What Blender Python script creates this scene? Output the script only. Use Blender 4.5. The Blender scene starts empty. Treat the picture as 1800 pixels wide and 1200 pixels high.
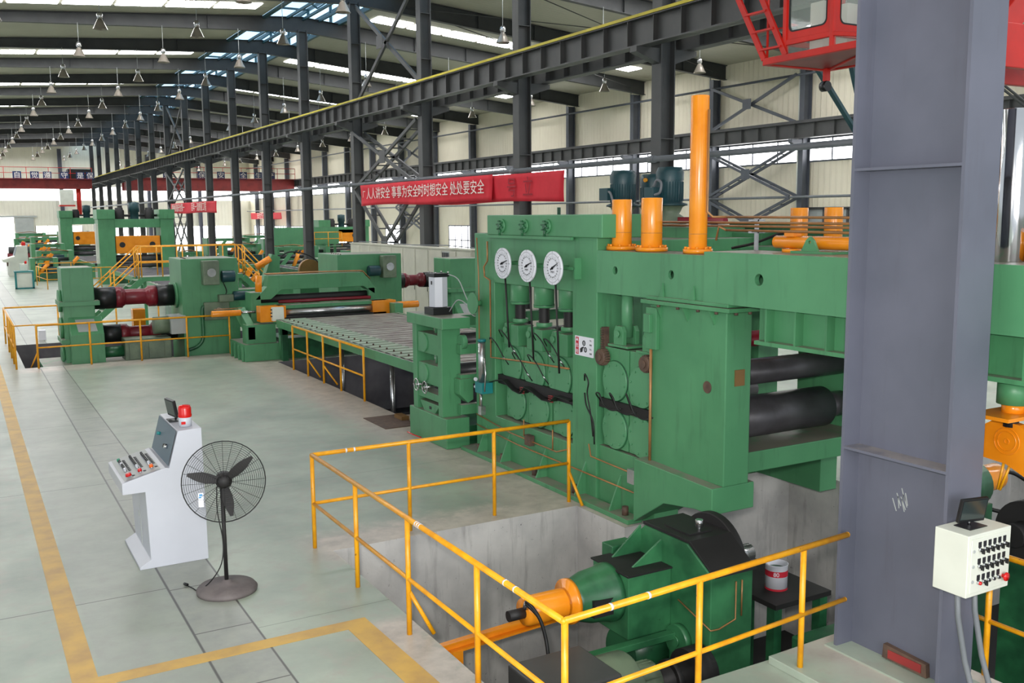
import bpy, math, random
from math import sin, cos, pi, sqrt, atan2, radians
from mathutils import Vector, Matrix
from mathutils.geometry import tessellate_polygon

random.seed(7)
sc = bpy.context.scene
COL = sc.collection

# ------------------------------------------------------------------ camera
CAM_H = 3.8
AX = [[0.8679051, -0.0708948, 0.4916449], [-0.4966738, -0.1089642, 0.8610702], [-0.0074737, -0.9915144, -0.1297821]]
cam_d = bpy.data.cameras.new('camera')
cam_d.sensor_width = 36.0
cam_d.lens = 1699.0 / 1800.0 * 36.0
cam_d.clip_start = 0.05
cam_d.clip_end = 400
cam = bpy.data.objects.new('camera', cam_d)
COL.objects.link(cam)
M3 = Matrix(((AX[0][0], -AX[0][1], -AX[0][2]),
             (AX[1][0], -AX[1][1], -AX[1][2]),
             (AX[2][0], -AX[2][1], -AX[2][2])))
cam.matrix_world = Matrix.Translation((0, 0, CAM_H)) @ M3.to_4x4()
sc.camera = cam

# ------------------------------------------------------------------ view, world, lights
sc.view_settings.view_transform = 'Standard'
sc.view_settings.look = 'None'
sc.view_settings.gamma = 1.0
sc.view_settings.use_curve_mapping = False
sc.view_settings.exposure = 0.0
sc.cycles.use_denoising = True
sc.cycles.max_bounces = 7
sc.cycles.diffuse_bounces = 4
sc.cycles.sample_clamp_indirect = 6.0

world = bpy.data.worlds.new('overcast_sky')
sc.world = world
world.use_nodes = True
wn = world.node_tree
wn.nodes['Background'].inputs['Color'].default_value = (0.86, 0.94, 1.0, 1)
wn.nodes['Background'].inputs['Strength'].default_value = 0.75

def area(name, loc, rot, sx, sy, power, color=(1, 1, 1)):
    l = bpy.data.lights.new(name, 'AREA')
    l.shape = 'RECTANGLE'; l.size = sx; l.size_y = sy
    l.energy = power; l.color = color
    o = bpy.data.objects.new(name, l); COL.objects.link(o)
    o.location = loc; o.rotation_euler = rot
    return o
# daylight falling in through the near skylights, then two added fill lights
area('daylight_skylight', (2.0, 4.0, 11.6), (0, 0, 0), 16, 4, 300, (0.95, 0.98, 1.0))
area('daylight_skylight', (4.0, 17.5, 11.6), (0, 0, 0), 18, 4, 260, (0.95, 0.98, 1.0))
area('side_fill', (-9.0, 2.0, 4.5), (radians(90), 0, radians(-80)), 8, 6, 420, (0.92, 0.97, 1.0))  # added fill from the left to brighten the foreground, not a modelled gate
area('rear_fill', (1.0, -9.0, 4.5), (radians(84), 0, 0), 12, 6, 1500, (0.96, 0.98, 1.0))  # added fill behind the viewpoint, lifts the pit walls and column flange
# the photographer's flash
area('camera_flash', (-0.25, -0.15, 4.15), (radians(80), 0, radians(-32)), 0.3, 0.22, 520, (1.0, 0.97, 0.93))

# ------------------------------------------------------------------ colour and material helpers
def lin(c):
    c = c / 255.0
    return c / 12.92 if c <= 0.04045 else ((c + 0.055) / 1.055) ** 2.4
def rgb(r, g, b):
    return (lin(r), lin(g), lin(b), 1.0)

def newmat(name):
    m = bpy.data.materials.new(name)
    m.use_nodes = True
    nt = m.node_tree
    return m, nt, nt.nodes['Principled BSDF']

def nd(nt, typ, **kw):
    n = nt.nodes.new(typ)
    for k, v in kw.items():
        setattr(n, k, v)
    return n

def noise(nt, vec, scale, detail=4, rough=0.55):
    n = nd(nt, 'ShaderNodeTexNoise')
    n.inputs['Scale'].default_value = scale
    n.inputs['Detail'].default_value = detail
    n.inputs['Roughness'].default_value = rough
    nt.links.new(vec, n.inputs['Vector'])
    return n.outputs['Fac']

def ramp(nt, fac, a, b):
    n = nd(nt, 'ShaderNodeMapRange')
    n.inputs['From Min'].default_value = a
    n.inputs['From Max'].default_value = b
    nt.links.new(fac, n.inputs['Value'])
    return n.outputs['Result']

def mix(nt, fac, a, b):
    n = nd(nt, 'ShaderNodeMix', data_type='RGBA')
    if isinstance(fac, float): n.inputs['Factor'].default_value = fac
    else: nt.links.new(fac, n.inputs['Factor'])
    for s, v in ((6, a), (7, b)):
        if isinstance(v, tuple): n.inputs[s].default_value = v
        else: nt.links.new(v, n.inputs[s])
    return n.outputs[2]

def mth(nt, op, a, b=None):
    n = nd(nt, 'ShaderNodeMath', operation=op)
    for i, v in enumerate((a, b)):
        if v is None: continue
        if isinstance(v, (int, float)): n.inputs[i].default_value = v
        else: nt.links.new(v, n.inputs[i])
    return n.outputs[0]

def coords(nt):
    return nd(nt, 'ShaderNodeTexCoord').outputs['Object']

def paint(name, c, c2=None, rough=0.45, metal=0.0, scale=1.6, dust=None, wear=None, spec=0.5, bump=0.0, streak=None):
    """painted or bare surface: two tones mixed by noise, optional settled dust on flat tops, optional chips"""
    m, nt, b = newmat(name)
    v = coords(nt)
    c2 = c2 or tuple(max(0, x * 0.86) for x in c)
    f = ramp(nt, noise(nt, v, scale), 0.38, 0.66)
    col = mix(nt, f, rgb(*c), rgb(*c2))
    if wear:
        w = ramp(nt, noise(nt, v, 22, 5, 0.7), 0.66, 0.72)
        col = mix(nt, w, col, rgb(*wear))
    if streak:
        mp = nd(nt, 'ShaderNodeMapping'); mp.inputs['Scale'].default_value = (5.0, 5.0, 0.55)
        nt.links.new(v, mp.inputs['Vector'])
        w = ramp(nt, noise(nt, mp.outputs[0], 1.6, 5, 0.65), 0.56, 0.78)
        col = mix(nt, mth(nt, 'MULTIPLY', w, 0.55), col, rgb(*streak))
        w = ramp(nt, noise(nt, v, 14, 6, 0.75), 0.68, 0.74)
        col = mix(nt, mth(nt, 'MULTIPLY', w, 0.5), col, rgb(*streak))
    if dust:
        g = nd(nt, 'ShaderNodeNewGeometry')
        s = nd(nt, 'ShaderNodeSeparateXYZ')
        nt.links.new(g.outputs['Normal'], s.inputs[0])
        up = ramp(nt, s.outputs['Z'], 0.93, 0.99)
        dn = ramp(nt, noise(nt, v, 3.5), 0.25, 0.5)
        col = mix(nt, mth(nt, 'MULTIPLY', up, dn), col, rgb(*dust))
    nt.links.new(col, b.inputs['Base Color'])
    b.inputs['Roughness'].default_value = rough
    b.inputs['Metallic'].default_value = metal
    b.inputs['Specular IOR Level'].default_value = spec
    if bump:
        bn = nd(nt, 'ShaderNodeBump')
        bn.inputs['Strength'].default_value = bump
        bn.inputs['Distance'].default_value = 0.02
        nt.links.new(noise(nt, v, 9), bn.inputs['Height'])
        nt.links.new(bn.outputs[0], b.inputs['Normal'])
    return m

def emit(name, c, strength):
    m, nt, b = newmat(name)
    b.inputs['Base Color'].default_value = (0.8, 0.8, 0.8, 1)
    b.inputs['Emission Color'].default_value = rgb(*c)
    b.inputs['Emission Strength'].default_value = strength
    return m

M = {}
M['green'] = paint('green_paint', (80, 142, 98), (70, 130, 88), 0.42, dust=(128, 126, 112), scale=1.1, streak=(48, 82, 56))
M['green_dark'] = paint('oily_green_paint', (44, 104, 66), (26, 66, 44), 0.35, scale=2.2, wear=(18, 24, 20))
M['green_pale'] = paint('pale_green_paint', (86, 146, 104), (78, 136, 96), 0.42, dust=(130, 128, 114), scale=1.0, streak=(62, 106, 74))
M['green_oily'] = paint('oil_stained_green_paint', (58, 120, 78), (36, 84, 54), 0.35, scale=2.0, wear=(20, 30, 24))
M['greygreen'] = paint('grey_green_paint', (108, 124, 100), (88, 102, 84), 0.5, scale=3)
M['orange'] = paint('orange_paint', (238, 148, 34), (226, 132, 20), 0.2, scale=2.5)
M['yellow'] = paint('yellow_rail_paint', (236, 166, 18), (214, 142, 12), 0.35, scale=6, wear=(150, 96, 20))
M['yellow_line'] = paint('yellow_stripe', (205, 190, 30), (180, 165, 25), 0.5)
M['floor_yellow'] = paint('worn_yellow_floor_paint', (206, 166, 82), (182, 146, 84), 0.5, scale=3, wear=(140, 128, 100))
M['steel'] = paint('dark_steel_paint', (72, 72, 71), (62, 63, 63), 0.5, scale=1.2)
M['rafter'] = paint('dark_rafter_paint', (54, 56, 56), (46, 48, 49), 0.55)
M['teal_steel'] = paint('teal_steel_paint', (40, 78, 84), (34, 66, 74), 0.5)
M['column'] = paint('blue_grey_column_paint', (96, 98, 111), (86, 89, 101), 0.45, scale=0.9, streak=(84, 84, 94), dust=(140, 134, 132))
M['wallcol'] = paint('grey_wall_column_paint', (80, 84, 92), (72, 76, 84), 0.5)
M['white'] = paint('white_enamel', (196, 198, 206), (189, 191, 199), 0.35, scale=1)
M['offwhite'] = paint('off_white_enamel', (214, 216, 204), (204, 206, 194), 0.35, scale=2)
M['cabinet'] = paint('pale_cabinet_paint', (196, 194, 178), (186, 184, 168), 0.5)
M['panel'] = paint('blue_grey_panel', (96, 112, 122), (90, 105, 116), 0.45)
M['panel_light'] = paint('light_grey_panel', (168, 172, 170), (160, 164, 162), 0.4)
M['black'] = paint('black_plastic', (24, 24, 26), (18, 18, 20), 0.4)
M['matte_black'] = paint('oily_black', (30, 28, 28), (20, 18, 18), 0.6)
M['rubber'] = paint('black_rubber', (20, 20, 20), (14, 14, 14), 0.55)
M['rollsteel'] = paint('dark_roll_steel', (84, 82, 86), (68, 65, 68), 0.34, metal=0.25, scale=3)
M['metal'] = paint('brushed_metal', (196, 196, 196), (176, 176, 176), 0.25, metal=0.9, scale=5)
M['chrome'] = paint('chrome', (220, 220, 222), (205, 205, 208), 0.12, metal=1.0)
M['copper'] = paint('copper_pipe', (168, 120, 72), (140, 104, 66), 0.4, metal=0.3, scale=4)
M['rust'] = paint('brown_rust', (96, 74, 60), (70, 54, 46), 0.7, scale=9)
M['table_steel'] = paint('worn_table_steel', (150, 146, 136), (112, 98, 92), 0.45, metal=0.2, scale=3)
M['motor'] = paint('dark_teal_motor_paint', (24, 66, 72), (16, 50, 56), 0.4)
M['shaft_red'] = paint('dark_red_shaft_paint', (132, 30, 44), (108, 22, 34), 0.35)
M['crane_red'] = paint('crane_red_paint', (200, 28, 10), (176, 22, 8), 0.5)
M['crane_dull'] = paint('dull_crane_red', (150, 48, 46), (128, 40, 40), 0.5)
M['banner'] = paint('red_cloth', (214, 34, 52), (204, 28, 46), 0.75, scale=2)
M['text_white'] = paint('white_lettering', (232, 226, 218), (224, 218, 208), 0.7)
M['sign_white'] = paint('white_sign', (228, 228, 236), (220, 220, 228), 0.4)
M['sign_red'] = paint('red_sign_ink', (190, 30, 50), (180, 26, 44), 0.5)
M['sign_blue'] = paint('blue_sign', (36, 52, 96), (30, 44, 84), 0.5)
M['ink'] = paint('black_ink', (28, 28, 34), (22, 22, 28), 0.5)
M['red'] = paint('red_plastic', (206, 24, 22), (190, 16, 16), 0.25)
M['greenlamp'] = paint('green_button', (30, 150, 110), (24, 130, 96), 0.3)
M['orangelamp'] = paint('orange_button', (240, 110, 30), (230, 96, 20), 0.3)
M['teal'] = paint('teal_paint', (30, 128, 128), (24, 110, 112), 0.4)
M['bluetag'] = paint('blue_tag', (60, 140, 190), (50, 130, 180), 0.5)
M['fanbase'] = paint('dusty_fan_base', (110, 102, 100), (92, 84, 84), 0.7, scale=5)
M['conduit'] = paint('grey_conduit', (112, 116, 120), (100, 104, 108), 0.5)
M['bronze'] = paint('bronze_plate', (140, 106, 62), (120, 90, 54), 0.4, metal=0.4)
M['skylight'] = emit('daylit_roof_sheet', (250, 250, 252), 18.0)
M['window'] = emit('daylit_window_sheet', (250, 250, 252), 7.0)
M['lantern'] = emit('daylit_lantern_glazing', (176, 212, 242), 1.5)
M['concrete'] = paint('rough_concrete', (190, 187, 183), (160, 158, 156), 0.85, scale=1.3, bump=0.4, wear=(90, 86, 86), streak=(104, 100, 98))
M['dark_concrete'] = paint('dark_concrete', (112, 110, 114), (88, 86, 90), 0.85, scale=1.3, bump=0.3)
M['strip'] = paint('pale_strip', (150, 168, 146), (138, 156, 134), 0.5)
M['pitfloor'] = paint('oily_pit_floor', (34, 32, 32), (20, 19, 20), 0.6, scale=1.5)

m, nt, b = newmat('clear_glass')
b.inputs['Base Color'].default_value = rgb(210, 225, 215)
b.inputs['Roughness'].default_value = 0.04
b.inputs['Alpha'].default_value = 0.16
M['glass'] = m
m, nt, b = newmat('lamp_prism_glass')
b.inputs['Base Color'].default_value = rgb(150, 142, 132)
b.inputs['Roughness'].default_value = 0.2
b.inputs['Metallic'].default_value = 0.5
M['lampglass'] = m

def ribbed(name, c, c2, axis, freq, rough=0.6):
    """profiled sheet: ribs repeat along one axis"""
    m, nt, b = newmat(name)
    v = coords(nt)
    s = nd(nt, 'ShaderNodeSeparateXYZ'); nt.links.new(v, s.inputs[0])
    wv = mth(nt, 'SINE', mth(nt, 'MULTIPLY', s.outputs[axis], freq))
    f = ramp(nt, noise(nt, v, 0.35), 0.35, 0.65)
    col = mix(nt, f, rgb(*c), rgb(*c2))
    nt.links.new(col, b.inputs['Base Color'])
    b.inputs['Roughness'].default_value = rough
    bn = nd(nt, 'ShaderNodeBump')
    bn.inputs['Strength'].default_value = 0.6
    bn.inputs['Distance'].default_value = 0.03
    nt.links.new(ramp(nt, wv, 0.6, 0.9), bn.inputs['Height'])
    nt.links.new(bn.outputs[0], b.inputs['Normal'])
    return m
M['cream'] = ribbed('cream_wall_sheet', (232, 224, 202), (224, 215, 192), 'Y', 18)
M['cream_x'] = ribbed('cream_end_wall_sheet', (226, 222, 208), (216, 212, 196), 'X', 14)
M['roof'] = ribbed('roof_sheet', (178, 174, 158), (168, 164, 148), 'Y', 20)

# floor: painted concrete with bare margins, slab joints and a cable trench cover strip
m, nt, b = newmat('painted_concrete_floor')
v = coords(nt)
s = nd(nt, 'ShaderNodeSeparateXYZ'); nt.links.new(v, s.inputs[0])
X, Y = s.outputs['X'], s.outputs['Y']
def band(val, a, bb, soft=0.03):
    lo = ramp(nt, val, a - soft, a + soft); hi = ramp(nt, val, bb + soft, bb - soft)
    return mth(nt, 'MULTIPLY', lo, hi)
def line(val, at, w):
    d = mth(nt, 'ABSOLUTE', mth(nt, 'SUBTRACT', val, at))
    return ramp(nt, d, w, w * 0.4)
n1 = noise(nt, v, 0.7, 6, 0.6)
n2 = noise(nt, v, 4.0, 6, 0.65)
wob = mth(nt, 'MULTIPLY', mth(nt, 'SUBTRACT', n2, 0.5), 0.9)
Xw, Yw = mth(nt, 'ADD', X, wob), mth(nt, 'ADD', Y, wob)
base = mix(nt, ramp(nt, n1, 0.35, 0.65), rgb(166, 177, 160), rgb(136, 147, 134))
base = mix(nt, ramp(nt, n2, 0.5, 0.75), base, rgb(156, 154, 142))
bare = mix(nt, ramp(nt, n2, 0.35, 0.65), rgb(194, 184, 172), rgb(166, 158, 148))
slab = mix(nt, ramp(nt, n2, 0.35, 0.65), rgb(154, 158, 146), rgb(140, 144, 136))
aisle = mth(nt, 'MULTIPLY', band(X, 0.80, 1.64, 0.02), 0.6)
col = mix(nt, aisle, base, slab)
col = mix(nt, band(X, 1.64, 2.18, 0.01), col, slab)
edge = mth(nt, 'MAXIMUM', band(Xw, 6.1, 7.6, 0.25), mth(nt, 'MULTIPLY', band(Yw, 9.9, 10.9, 0.2), band(X, 3.3, 7.0, 0.2)))
edge = mth(nt, 'MAXIMUM', edge, mth(nt, 'MULTIPLY', band(Yw, 26.5, 27.4, 0.2), band(X, 1.2, 8.0, 0.2)))
edge = mth(nt, 'MULTIPLY', edge, mth(nt, 'LESS_THAN', Y, 28.5))
edge = mth(nt, 'MAXIMUM', edge, mth(nt, 'MULTIPLY', band(Xw, 3.0, 3.55, 0.1), band(Y, 2.0, 8.2, 0.1)))
col = mix(nt, edge, col, bare)
jn = mth(nt, 'MAXIMUM', line(X, 1.64, 0.016), line(X, 2.18, 0.014))
ym = mth(nt, 'FRACT', mth(nt, 'DIVIDE', mth(nt, 'ADD', Y, 0.35), 1.22))
jc = mth(nt, 'MULTIPLY', line(ym, 0.5, 0.010), band(X, 1.64, 2.18, 0.004))
ym2 = mth(nt, 'FRACT', mth(nt, 'DIVIDE', mth(nt, 'ADD', Y, 1.4), 4.6))
jc2 = mth(nt, 'MULTIPLY', line(ym2, 0.5, 0.0022), band(X, -9, 1.64, 0.004))
xm = mth(nt, 'FRACT', mth(nt, 'DIVIDE', mth(nt, 'ADD', X, 0.2), 5.2))
ym3 = mth(nt, 'FRACT', mth(nt, 'DIVIDE', mth(nt, 'ADD', Y, 3.1), 4.7))
jc3 = mth(nt, 'MULTIPLY', mth(nt, 'MULTIPLY', line(ym3, 0.5, 0.0016), band(X, 2.18, 40, 0.004)), 0.6)
jn = mth(nt, 'MAXIMUM', mth(nt, 'MAXIMUM', jn, jc), mth(nt, 'MAXIMUM', jc2, jc3))
col = mix(nt, jn, col, rgb(74, 74, 70))
nt.links.new(col, b.inputs['Base Color'])
rr = nd(nt, 'ShaderNodeMapRange')
rr.inputs['To Min'].default_value = 0.27; rr.inputs['To Max'].default_value = 0.42
nt.links.new(n1, rr.inputs['Value'])
nt.links.new(rr.outputs['Result'], b.inputs['Roughness'])
M['floor'] = m

# ------------------------------------------------------------------ mesh helpers
class MB:
    def __init__(s):
        s.v = []; s.f = []; s.sm = []
    def add(s, vs, fs, smooth=False):
        o = len(s.v); s.v += [tuple(p) for p in vs]
        for f in fs: s.f.append(tuple(i + o for i in f)); s.sm.append(smooth)
        return s
    def box(s, x0, x1, y0, y1, z0, z1):
        if x0 > x1: x0, x1 = x1, x0
        if y0 > y1: y0, y1 = y1, y0
        if z0 > z1: z0, z1 = z1, z0
        vs = [(x, y, z) for x in (x0, x1) for y in (y0, y1) for z in (z0, z1)]
        return s.add(vs, [(0, 1, 3, 2), (4, 6, 7, 5), (0, 4, 5, 1), (2, 3, 7, 6), (0, 2, 6, 4), (1, 5, 7, 3)])
    def quad(s, a, b, c, d):
        return s.add([a, b, c, d], [(0, 1, 2, 3)])
    def cyl(s, p0, p1, r0, r1=None, n=20, cap=True):
        r1 = r0 if r1 is None else r1
        p0, p1 = Vector(p0), Vector(p1)
        d = (p1 - p0).normalized()
        a = d.cross(Vector((0, 0, 1)))
        if a.length < 1e-3: a = Vector((1, 0, 0))
        a.normalize(); b = d.cross(a)
        vs = []
        for i in range(n):
            t = 2 * pi * i / n; u = a * cos(t) + b * sin(t)
            vs += [p0 + u * r0, p1 + u * r1]
        s.add(vs, [(2 * i, 2 * i + 1, (2 * i + 3) % (2 * n), (2 * i + 2) % (2 * n)) for i in range(n)], True)
        if cap:
            s.add([vs[2 * i] for i in range(n)], [tuple(range(n))])
            s.add([vs[2 * i + 1] for i in range(n)], [tuple(range(n - 1, -1, -1))])
        return s
    def lathe(s, base, axis, prof, n=24):
        """prof: list of (r, h) along axis from base"""
        base = Vector(base); d = Vector(axis).normalized()
        a = d.cross(Vector((0, 0, 1)))
        if a.length < 1e-3: a = Vector((1, 0, 0))
        a.normalize(); b = d.cross(a)
        vs = []
        for r, h in prof:
            for i in range(n):
                t = 2 * pi * i / n
                vs.append(base + d * h + (a * cos(t) + b * sin(t)) * max(r, 1e-4))
        fs = []
        for k in range(len(prof) - 1):
            for i in range(n):
                j = (i + 1) % n
                fs.append((k * n + i, (k + 1) * n + i, (k + 1) * n + j, k * n + j))
        return s.add(vs, fs, True)
    def tube(s, pts, r, n=8):
        pts = [Vector(p) for p in pts]
        d0 = (pts[1] - pts[0]).normalized()
        a = d0.cross(Vector((0.13, 0.21, 0.97)))
        if a.length < 1e-3: a = Vector((1, 0, 0))
        a.normalize()
        vs = []
        for k, p in enumerate(pts):
            if k == 0: d = pts[1] - pts[0]
            elif k == len(pts) - 1: d = pts[-1] - pts[-2]
            else: d = (pts[k + 1] - pts[k]).normalized() + (pts[k] - pts[k - 1]).normalized()
            d.normalize()
            a = (a - d * a.dot(d)).normalized(); b = d.cross(a)
            for i in range(n):
                t = 2 * pi * i / n
                vs.append(p + (a * cos(t) + b * sin(t)) * r)
        fs = []
        for k in range(len(pts) - 1):
            for i in range(n):
                j = (i + 1) % n
                fs.append((k * n + i, k * n + j, (k + 1) * n + j, (k + 1) * n + i))
        s.add(vs, fs, True)
        m_ = (len(pts) - 1) * n
        s.add(vs[:n], [tuple(range(n - 1, -1, -1))])
        s.add(vs[m_:], [tuple(range(n))])
        return s
    def prism(s, axis, outer, a, b, holes=()):
        """2D polygon (with optional holes) pushed from a to b along axis; axis x: (y,z), y: (x,z), z: (x,y)"""
        def P(u, w, t):
            return (t, u, w) if axis == 'x' else ((u, t, w) if axis == 'y' else (u, w, t))
        loops = [list(outer)] + [list(h) for h in holes]
        flat = [p for l in loops for p in l]
        tris = tessellate_polygon([[Vector((p[0], p[1], 0)) for p in l] for l in loops])
        for t in (a, b):
            s.add([P(p[0], p[1], t) for p in flat], [tuple(f) for f in tris])
        for l in loops:
            n = len(l)
            vs = [P(p[0], p[1], a) for p in l] + [P(p[0], p[1], b) for p in l]
            s.add(vs, [(i, (i + 1) % n, (i + 1) % n + n, i + n) for i in range(n)])
        return s
    def bar(s, p0, p1, w, h):
        """rectangular bar between two points"""
        p0, p1 = Vector(p0), Vector(p1)
        d = (p1 - p0).normalized()
        a = d.cross(Vector((0, 0, 1)))
        if a.length < 1e-3: a = Vector((1, 0, 0))
        a.normalize(); b = d.cross(a).normalized()
        a *= w / 2; b *= h / 2
        vs = [p + q for p in (p0, p1) for q in (a + b, a - b, -a - b, -a + b)]
        return s.add(vs, [(0, 1, 2, 3), (7, 6, 5, 4), (0, 4, 5, 1), (1, 5, 6, 2), (2, 6, 7, 3), (3, 7, 4, 0)])
    def hose(s, pts, r, n=6, sub=5):
        P = [Vector(p) for p in pts]; P = [P[0] * 2 - P[1]] + P + [P[-1] * 2 - P[-2]]; out = []
        for k in range(1, len(P) - 2):
            a, b, c, d = P[k - 1], P[k], P[k + 1], P[k + 2]
            for q in range(sub):
                t = q / sub
                out.append(0.5 * ((2 * b) + (c - a) * t + (2 * a - 5 * b + 4 * c - d) * t * t + (3 * b - a - 3 * c + d) * t ** 3))
        out.append(P[-2])
        return s.tube(out, r, n)
    def sphere(s, c, r, n=12):
        return s.lathe((c[0], c[1], c[2] - r), (0, 0, 1), [(r * sin(pi * k / n), r - r * cos(pi * k / n)) for k in range(n + 1)], n * 2)
    def build(s, name, mat, parent=None, bev=0.0, label=None, kind=None):
        me = bpy.data.meshes.new(name)
        off = root_loc(parent)
        me.from_pydata([(p[0] - off[0], p[1] - off[1], p[2] - off[2]) for p in s.v], [], s.f)
        me.validate()
        if len(me.polygons) == len(s.sm):
            me.polygons.foreach_set('use_smooth', s.sm)
        me.materials.append(M[mat] if isinstance(mat, str) else mat)
        import bmesh as _b
        bm = _b.new(); bm.from_mesh(me)
        _b.ops.remove_doubles(bm, verts=bm.verts, dist=1e-5)
        _b.ops.recalc_face_normals(bm, faces=bm.faces)
        bm.to_mesh(me); bm.free(); me.update()
        o = bpy.data.objects.new(name, me)
        COL.objects.link(o)
        o.parent = parent
        if bev:
            md = o.modifiers.new('bevel', 'BEVEL')
            md.width = bev; md.segments = 2; md.limit_method = 'ANGLE'; md.angle_limit = radians(50)
        if label: o['label'] = label
        if kind: o['kind'] = kind
        return o

def root_loc(p):
    o = Vector((0, 0, 0))
    while p is not None:
        o = o + p.location; p = p.parent
    return o

def thing(name, label, cat, loc, group=None):
    o = bpy.data.objects.new(name, None)
    COL.objects.link(o)
    o.empty_display_size = 0.2
    o.location = loc
    o['label'] = label; o['category'] = cat
    if group: o['group'] = group
    return o

def tag(o, label, cat, group=None, kind=None):
    o['label'] = label; o['category'] = cat
    if group: o['group'] = group
    if kind: o['kind'] = kind
    return o

def solo(mb, name, mat, label, cat, loc=(0, 0, 0), group=None, bev=0.0, kind=None):
    """a thing that is one mesh, with its origin at loc"""
    o = mb.build(name, mat, None, bev)
    me = o.data
    me.transform(Matrix.Translation((-loc[0], -loc[1], -loc[2])))
    o.location = loc
    return tag(o, label, cat, group, kind)

def copy_tree(o, parent=None):
    c = o.copy(); COL.objects.link(c); c.parent = parent
    for ch in list(o.children): copy_tree(ch, c)
    return c

def dup(o, loc, label=None, group=None):
    c = copy_tree(o); c.location = loc
    if label: c['label'] = label
    if group: c['group'] = group
    return c

def struct(mb, name, mat, bev=0.0):
    o = mb.build(name, mat, None, bev); o['kind'] = 'structure'
    return o

def circ(cu, cw, r, n=20):
    return [(cu + r * cos(2 * pi * i / n), cw + r * sin(2 * pi * i / n)) for i in range(n)]
def rect(a, b, c, d):
    return [(a, c), (b, c), (b, d), (a, d)]

def text(body, size, origin, xdir, up, name, mat, parent, sx=1.0, extrude=0.002, align='CENTER'):
    """flat lettering: origin is its middle, xdir the reading direction"""
    cu = bpy.data.curves.new('lettering', 'FONT')
    cu.body = body; cu.size = size; cu.extrude = extrude
    cu.align_x = align; cu.align_y = 'CENTER'
    ob = bpy.data.objects.new('lettering', cu); COL.objects.link(ob)
    bpy.context.view_layer.update()
    dg = bpy.context.evaluated_depsgraph_get()
    me = bpy.data.meshes.new_from_object(ob.evaluated_get(dg))
    bpy.data.objects.remove(ob)
    xd = Vector(xdir).normalized(); u = Vector(up).normalized(); z = xd.cross(u)
    mm = Matrix((( xd.x * sx, u.x, z.x, 0), (xd.y * sx, u.y, z.y, 0), (xd.z * sx, u.z, z.z, 0), (0, 0, 0, 1)))
    off = root_loc(parent)
    me.transform(Matrix.Translation(Vector(origin) - off) @ mm)
    me.materials.clear(); me.materials.append(M[mat])
    o = bpy.data.objects.new(name, me); COL.objects.link(o); o.parent = parent
    return o

ORD = ['first', 'second', 'third', 'fourth', 'fifth', 'sixth', 'seventh', 'eighth', 'ninth', 'tenth', 'eleventh', 'twelfth',
       'thirteenth', 'fourteenth', 'fifteenth', 'sixteenth', 'seventeenth', 'eighteenth', 'nineteenth', 'twentieth',
       'twenty-first', 'twenty-second']

# ================================================================== THE SETTING
ROW_X, WALL_X, END_Y = 15.2, 35.9, 136.0
ROWS = [19.1] + [18.9 + 7 * k for k in range(1, 17)]

# floor with its three machine pits cut out
PITS = [(3.5, 10.7, 5.75, 10.3), (7.0, 10.7, -6.0, 5.8), (10.7, 14.6, -6.0, 9.25), (7.15, 11.2, 16.9, 25.0), (1.3, 13.6, 27.4, 32.6)]
BLOCKS = [(6.85, 10.8, 9.25, 10.35)]           # foundation under the near press keeps floor level
xs = sorted(set([-16, WALL_X] + [p[0] for p in PITS] + [p[1] for p in PITS] + [6.85]))
ys = sorted(set([-6, END_Y] + [p[2] for p in PITS] + [p[3] for p in PITS] + [9.25]))
fl = MB()
def inside(x, y, L): return any(p[0] < x < p[1] and p[2] < y < p[3] for p in L)
for i in range(len(xs) - 1):
    for j in range(len(ys) - 1):
        cx, cy = (xs[i] + xs[i + 1]) / 2, (ys[j] + ys[j + 1]) / 2
        if inside(cx, cy, PITS) and not (cx < 7.6 and cx > 6.85 and 9.25 < cy < 10.3 and cx < 7.0): continue
        fl.quad((xs[i], ys[j], 0), (xs[i + 1], ys[j], 0), (xs[i + 1], ys[j + 1], 0), (xs[i], ys[j + 1], 0))
struct(fl, 'floor', 'floor')

def pit_wall(a, b, zb, name='wall_pit', mat='concrete'):
    mb = MB(); (x0, y0), (x1, y1) = a, b
    mb.quad((x0, y0, 0), (x1, y1, 0), (x1, y1, zb), (x0, y0, zb))
    return struct(mb, name, mat)
ZB = -2.6
for a, b in [((3.5, 5.75), (3.5, 10.3)), ((3.5, 10.3), (6.85, 10.3)), ((10.7, 9.25), (10.7, 10.3)), ((10.7, 9.25), (14.6, 9.25)), ((14.6, -6), (14.6, 9.25)), ((3.5, 5.75), (7.0, 5.75)),
             ((7.0, -6), (7.0, 5.75)), ((7.7, 10.3), (10.7, 10.3))]:
    pit_wall(a, b, ZB)
for a, b in [((7.15, 16.9), (7.15, 25.0)), ((7.15, 25.0), (11.2, 25.0)), ((11.2, 16.9), (11.2, 25.0)), ((7.15, 16.9), (11.2, 16.9)),
             ((1.3, 27.4), (1.3, 32.6)), ((1.3, 32.6), (13.6, 32.6)), ((13.6, 27.4), (13.6, 32.6)), ((1.3, 27.4), (13.6, 27.4))]:
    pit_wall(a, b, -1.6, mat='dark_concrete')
mb = MB(); mb.quad((3.5, 5.75, ZB), (10.7, 5.75, ZB), (10.7, 10.3, ZB), (3.5, 10.3, ZB)); mb.quad((7, -6, ZB), (10.7, -6, ZB), (10.7, 5.75, ZB), (7, 5.75, ZB)); mb.quad((10.7, -6, ZB), (14.6, -6, ZB), (14.6, 9.25, ZB), (10.7, 9.25, ZB))
mb.quad((7.15, 16.9, -1.6), (11.2, 16.9, -1.6), (11.2, 25, -1.6), (7.15, 25, -1.6))
mb.quad((1.3, 27.4, -1.6), (13.6, 27.4, -1.6), (13.6, 32.6, -1.6), (1.3, 32.6, -1.6))
struct(mb, 'floor_pit', 'pitfloor')
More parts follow.
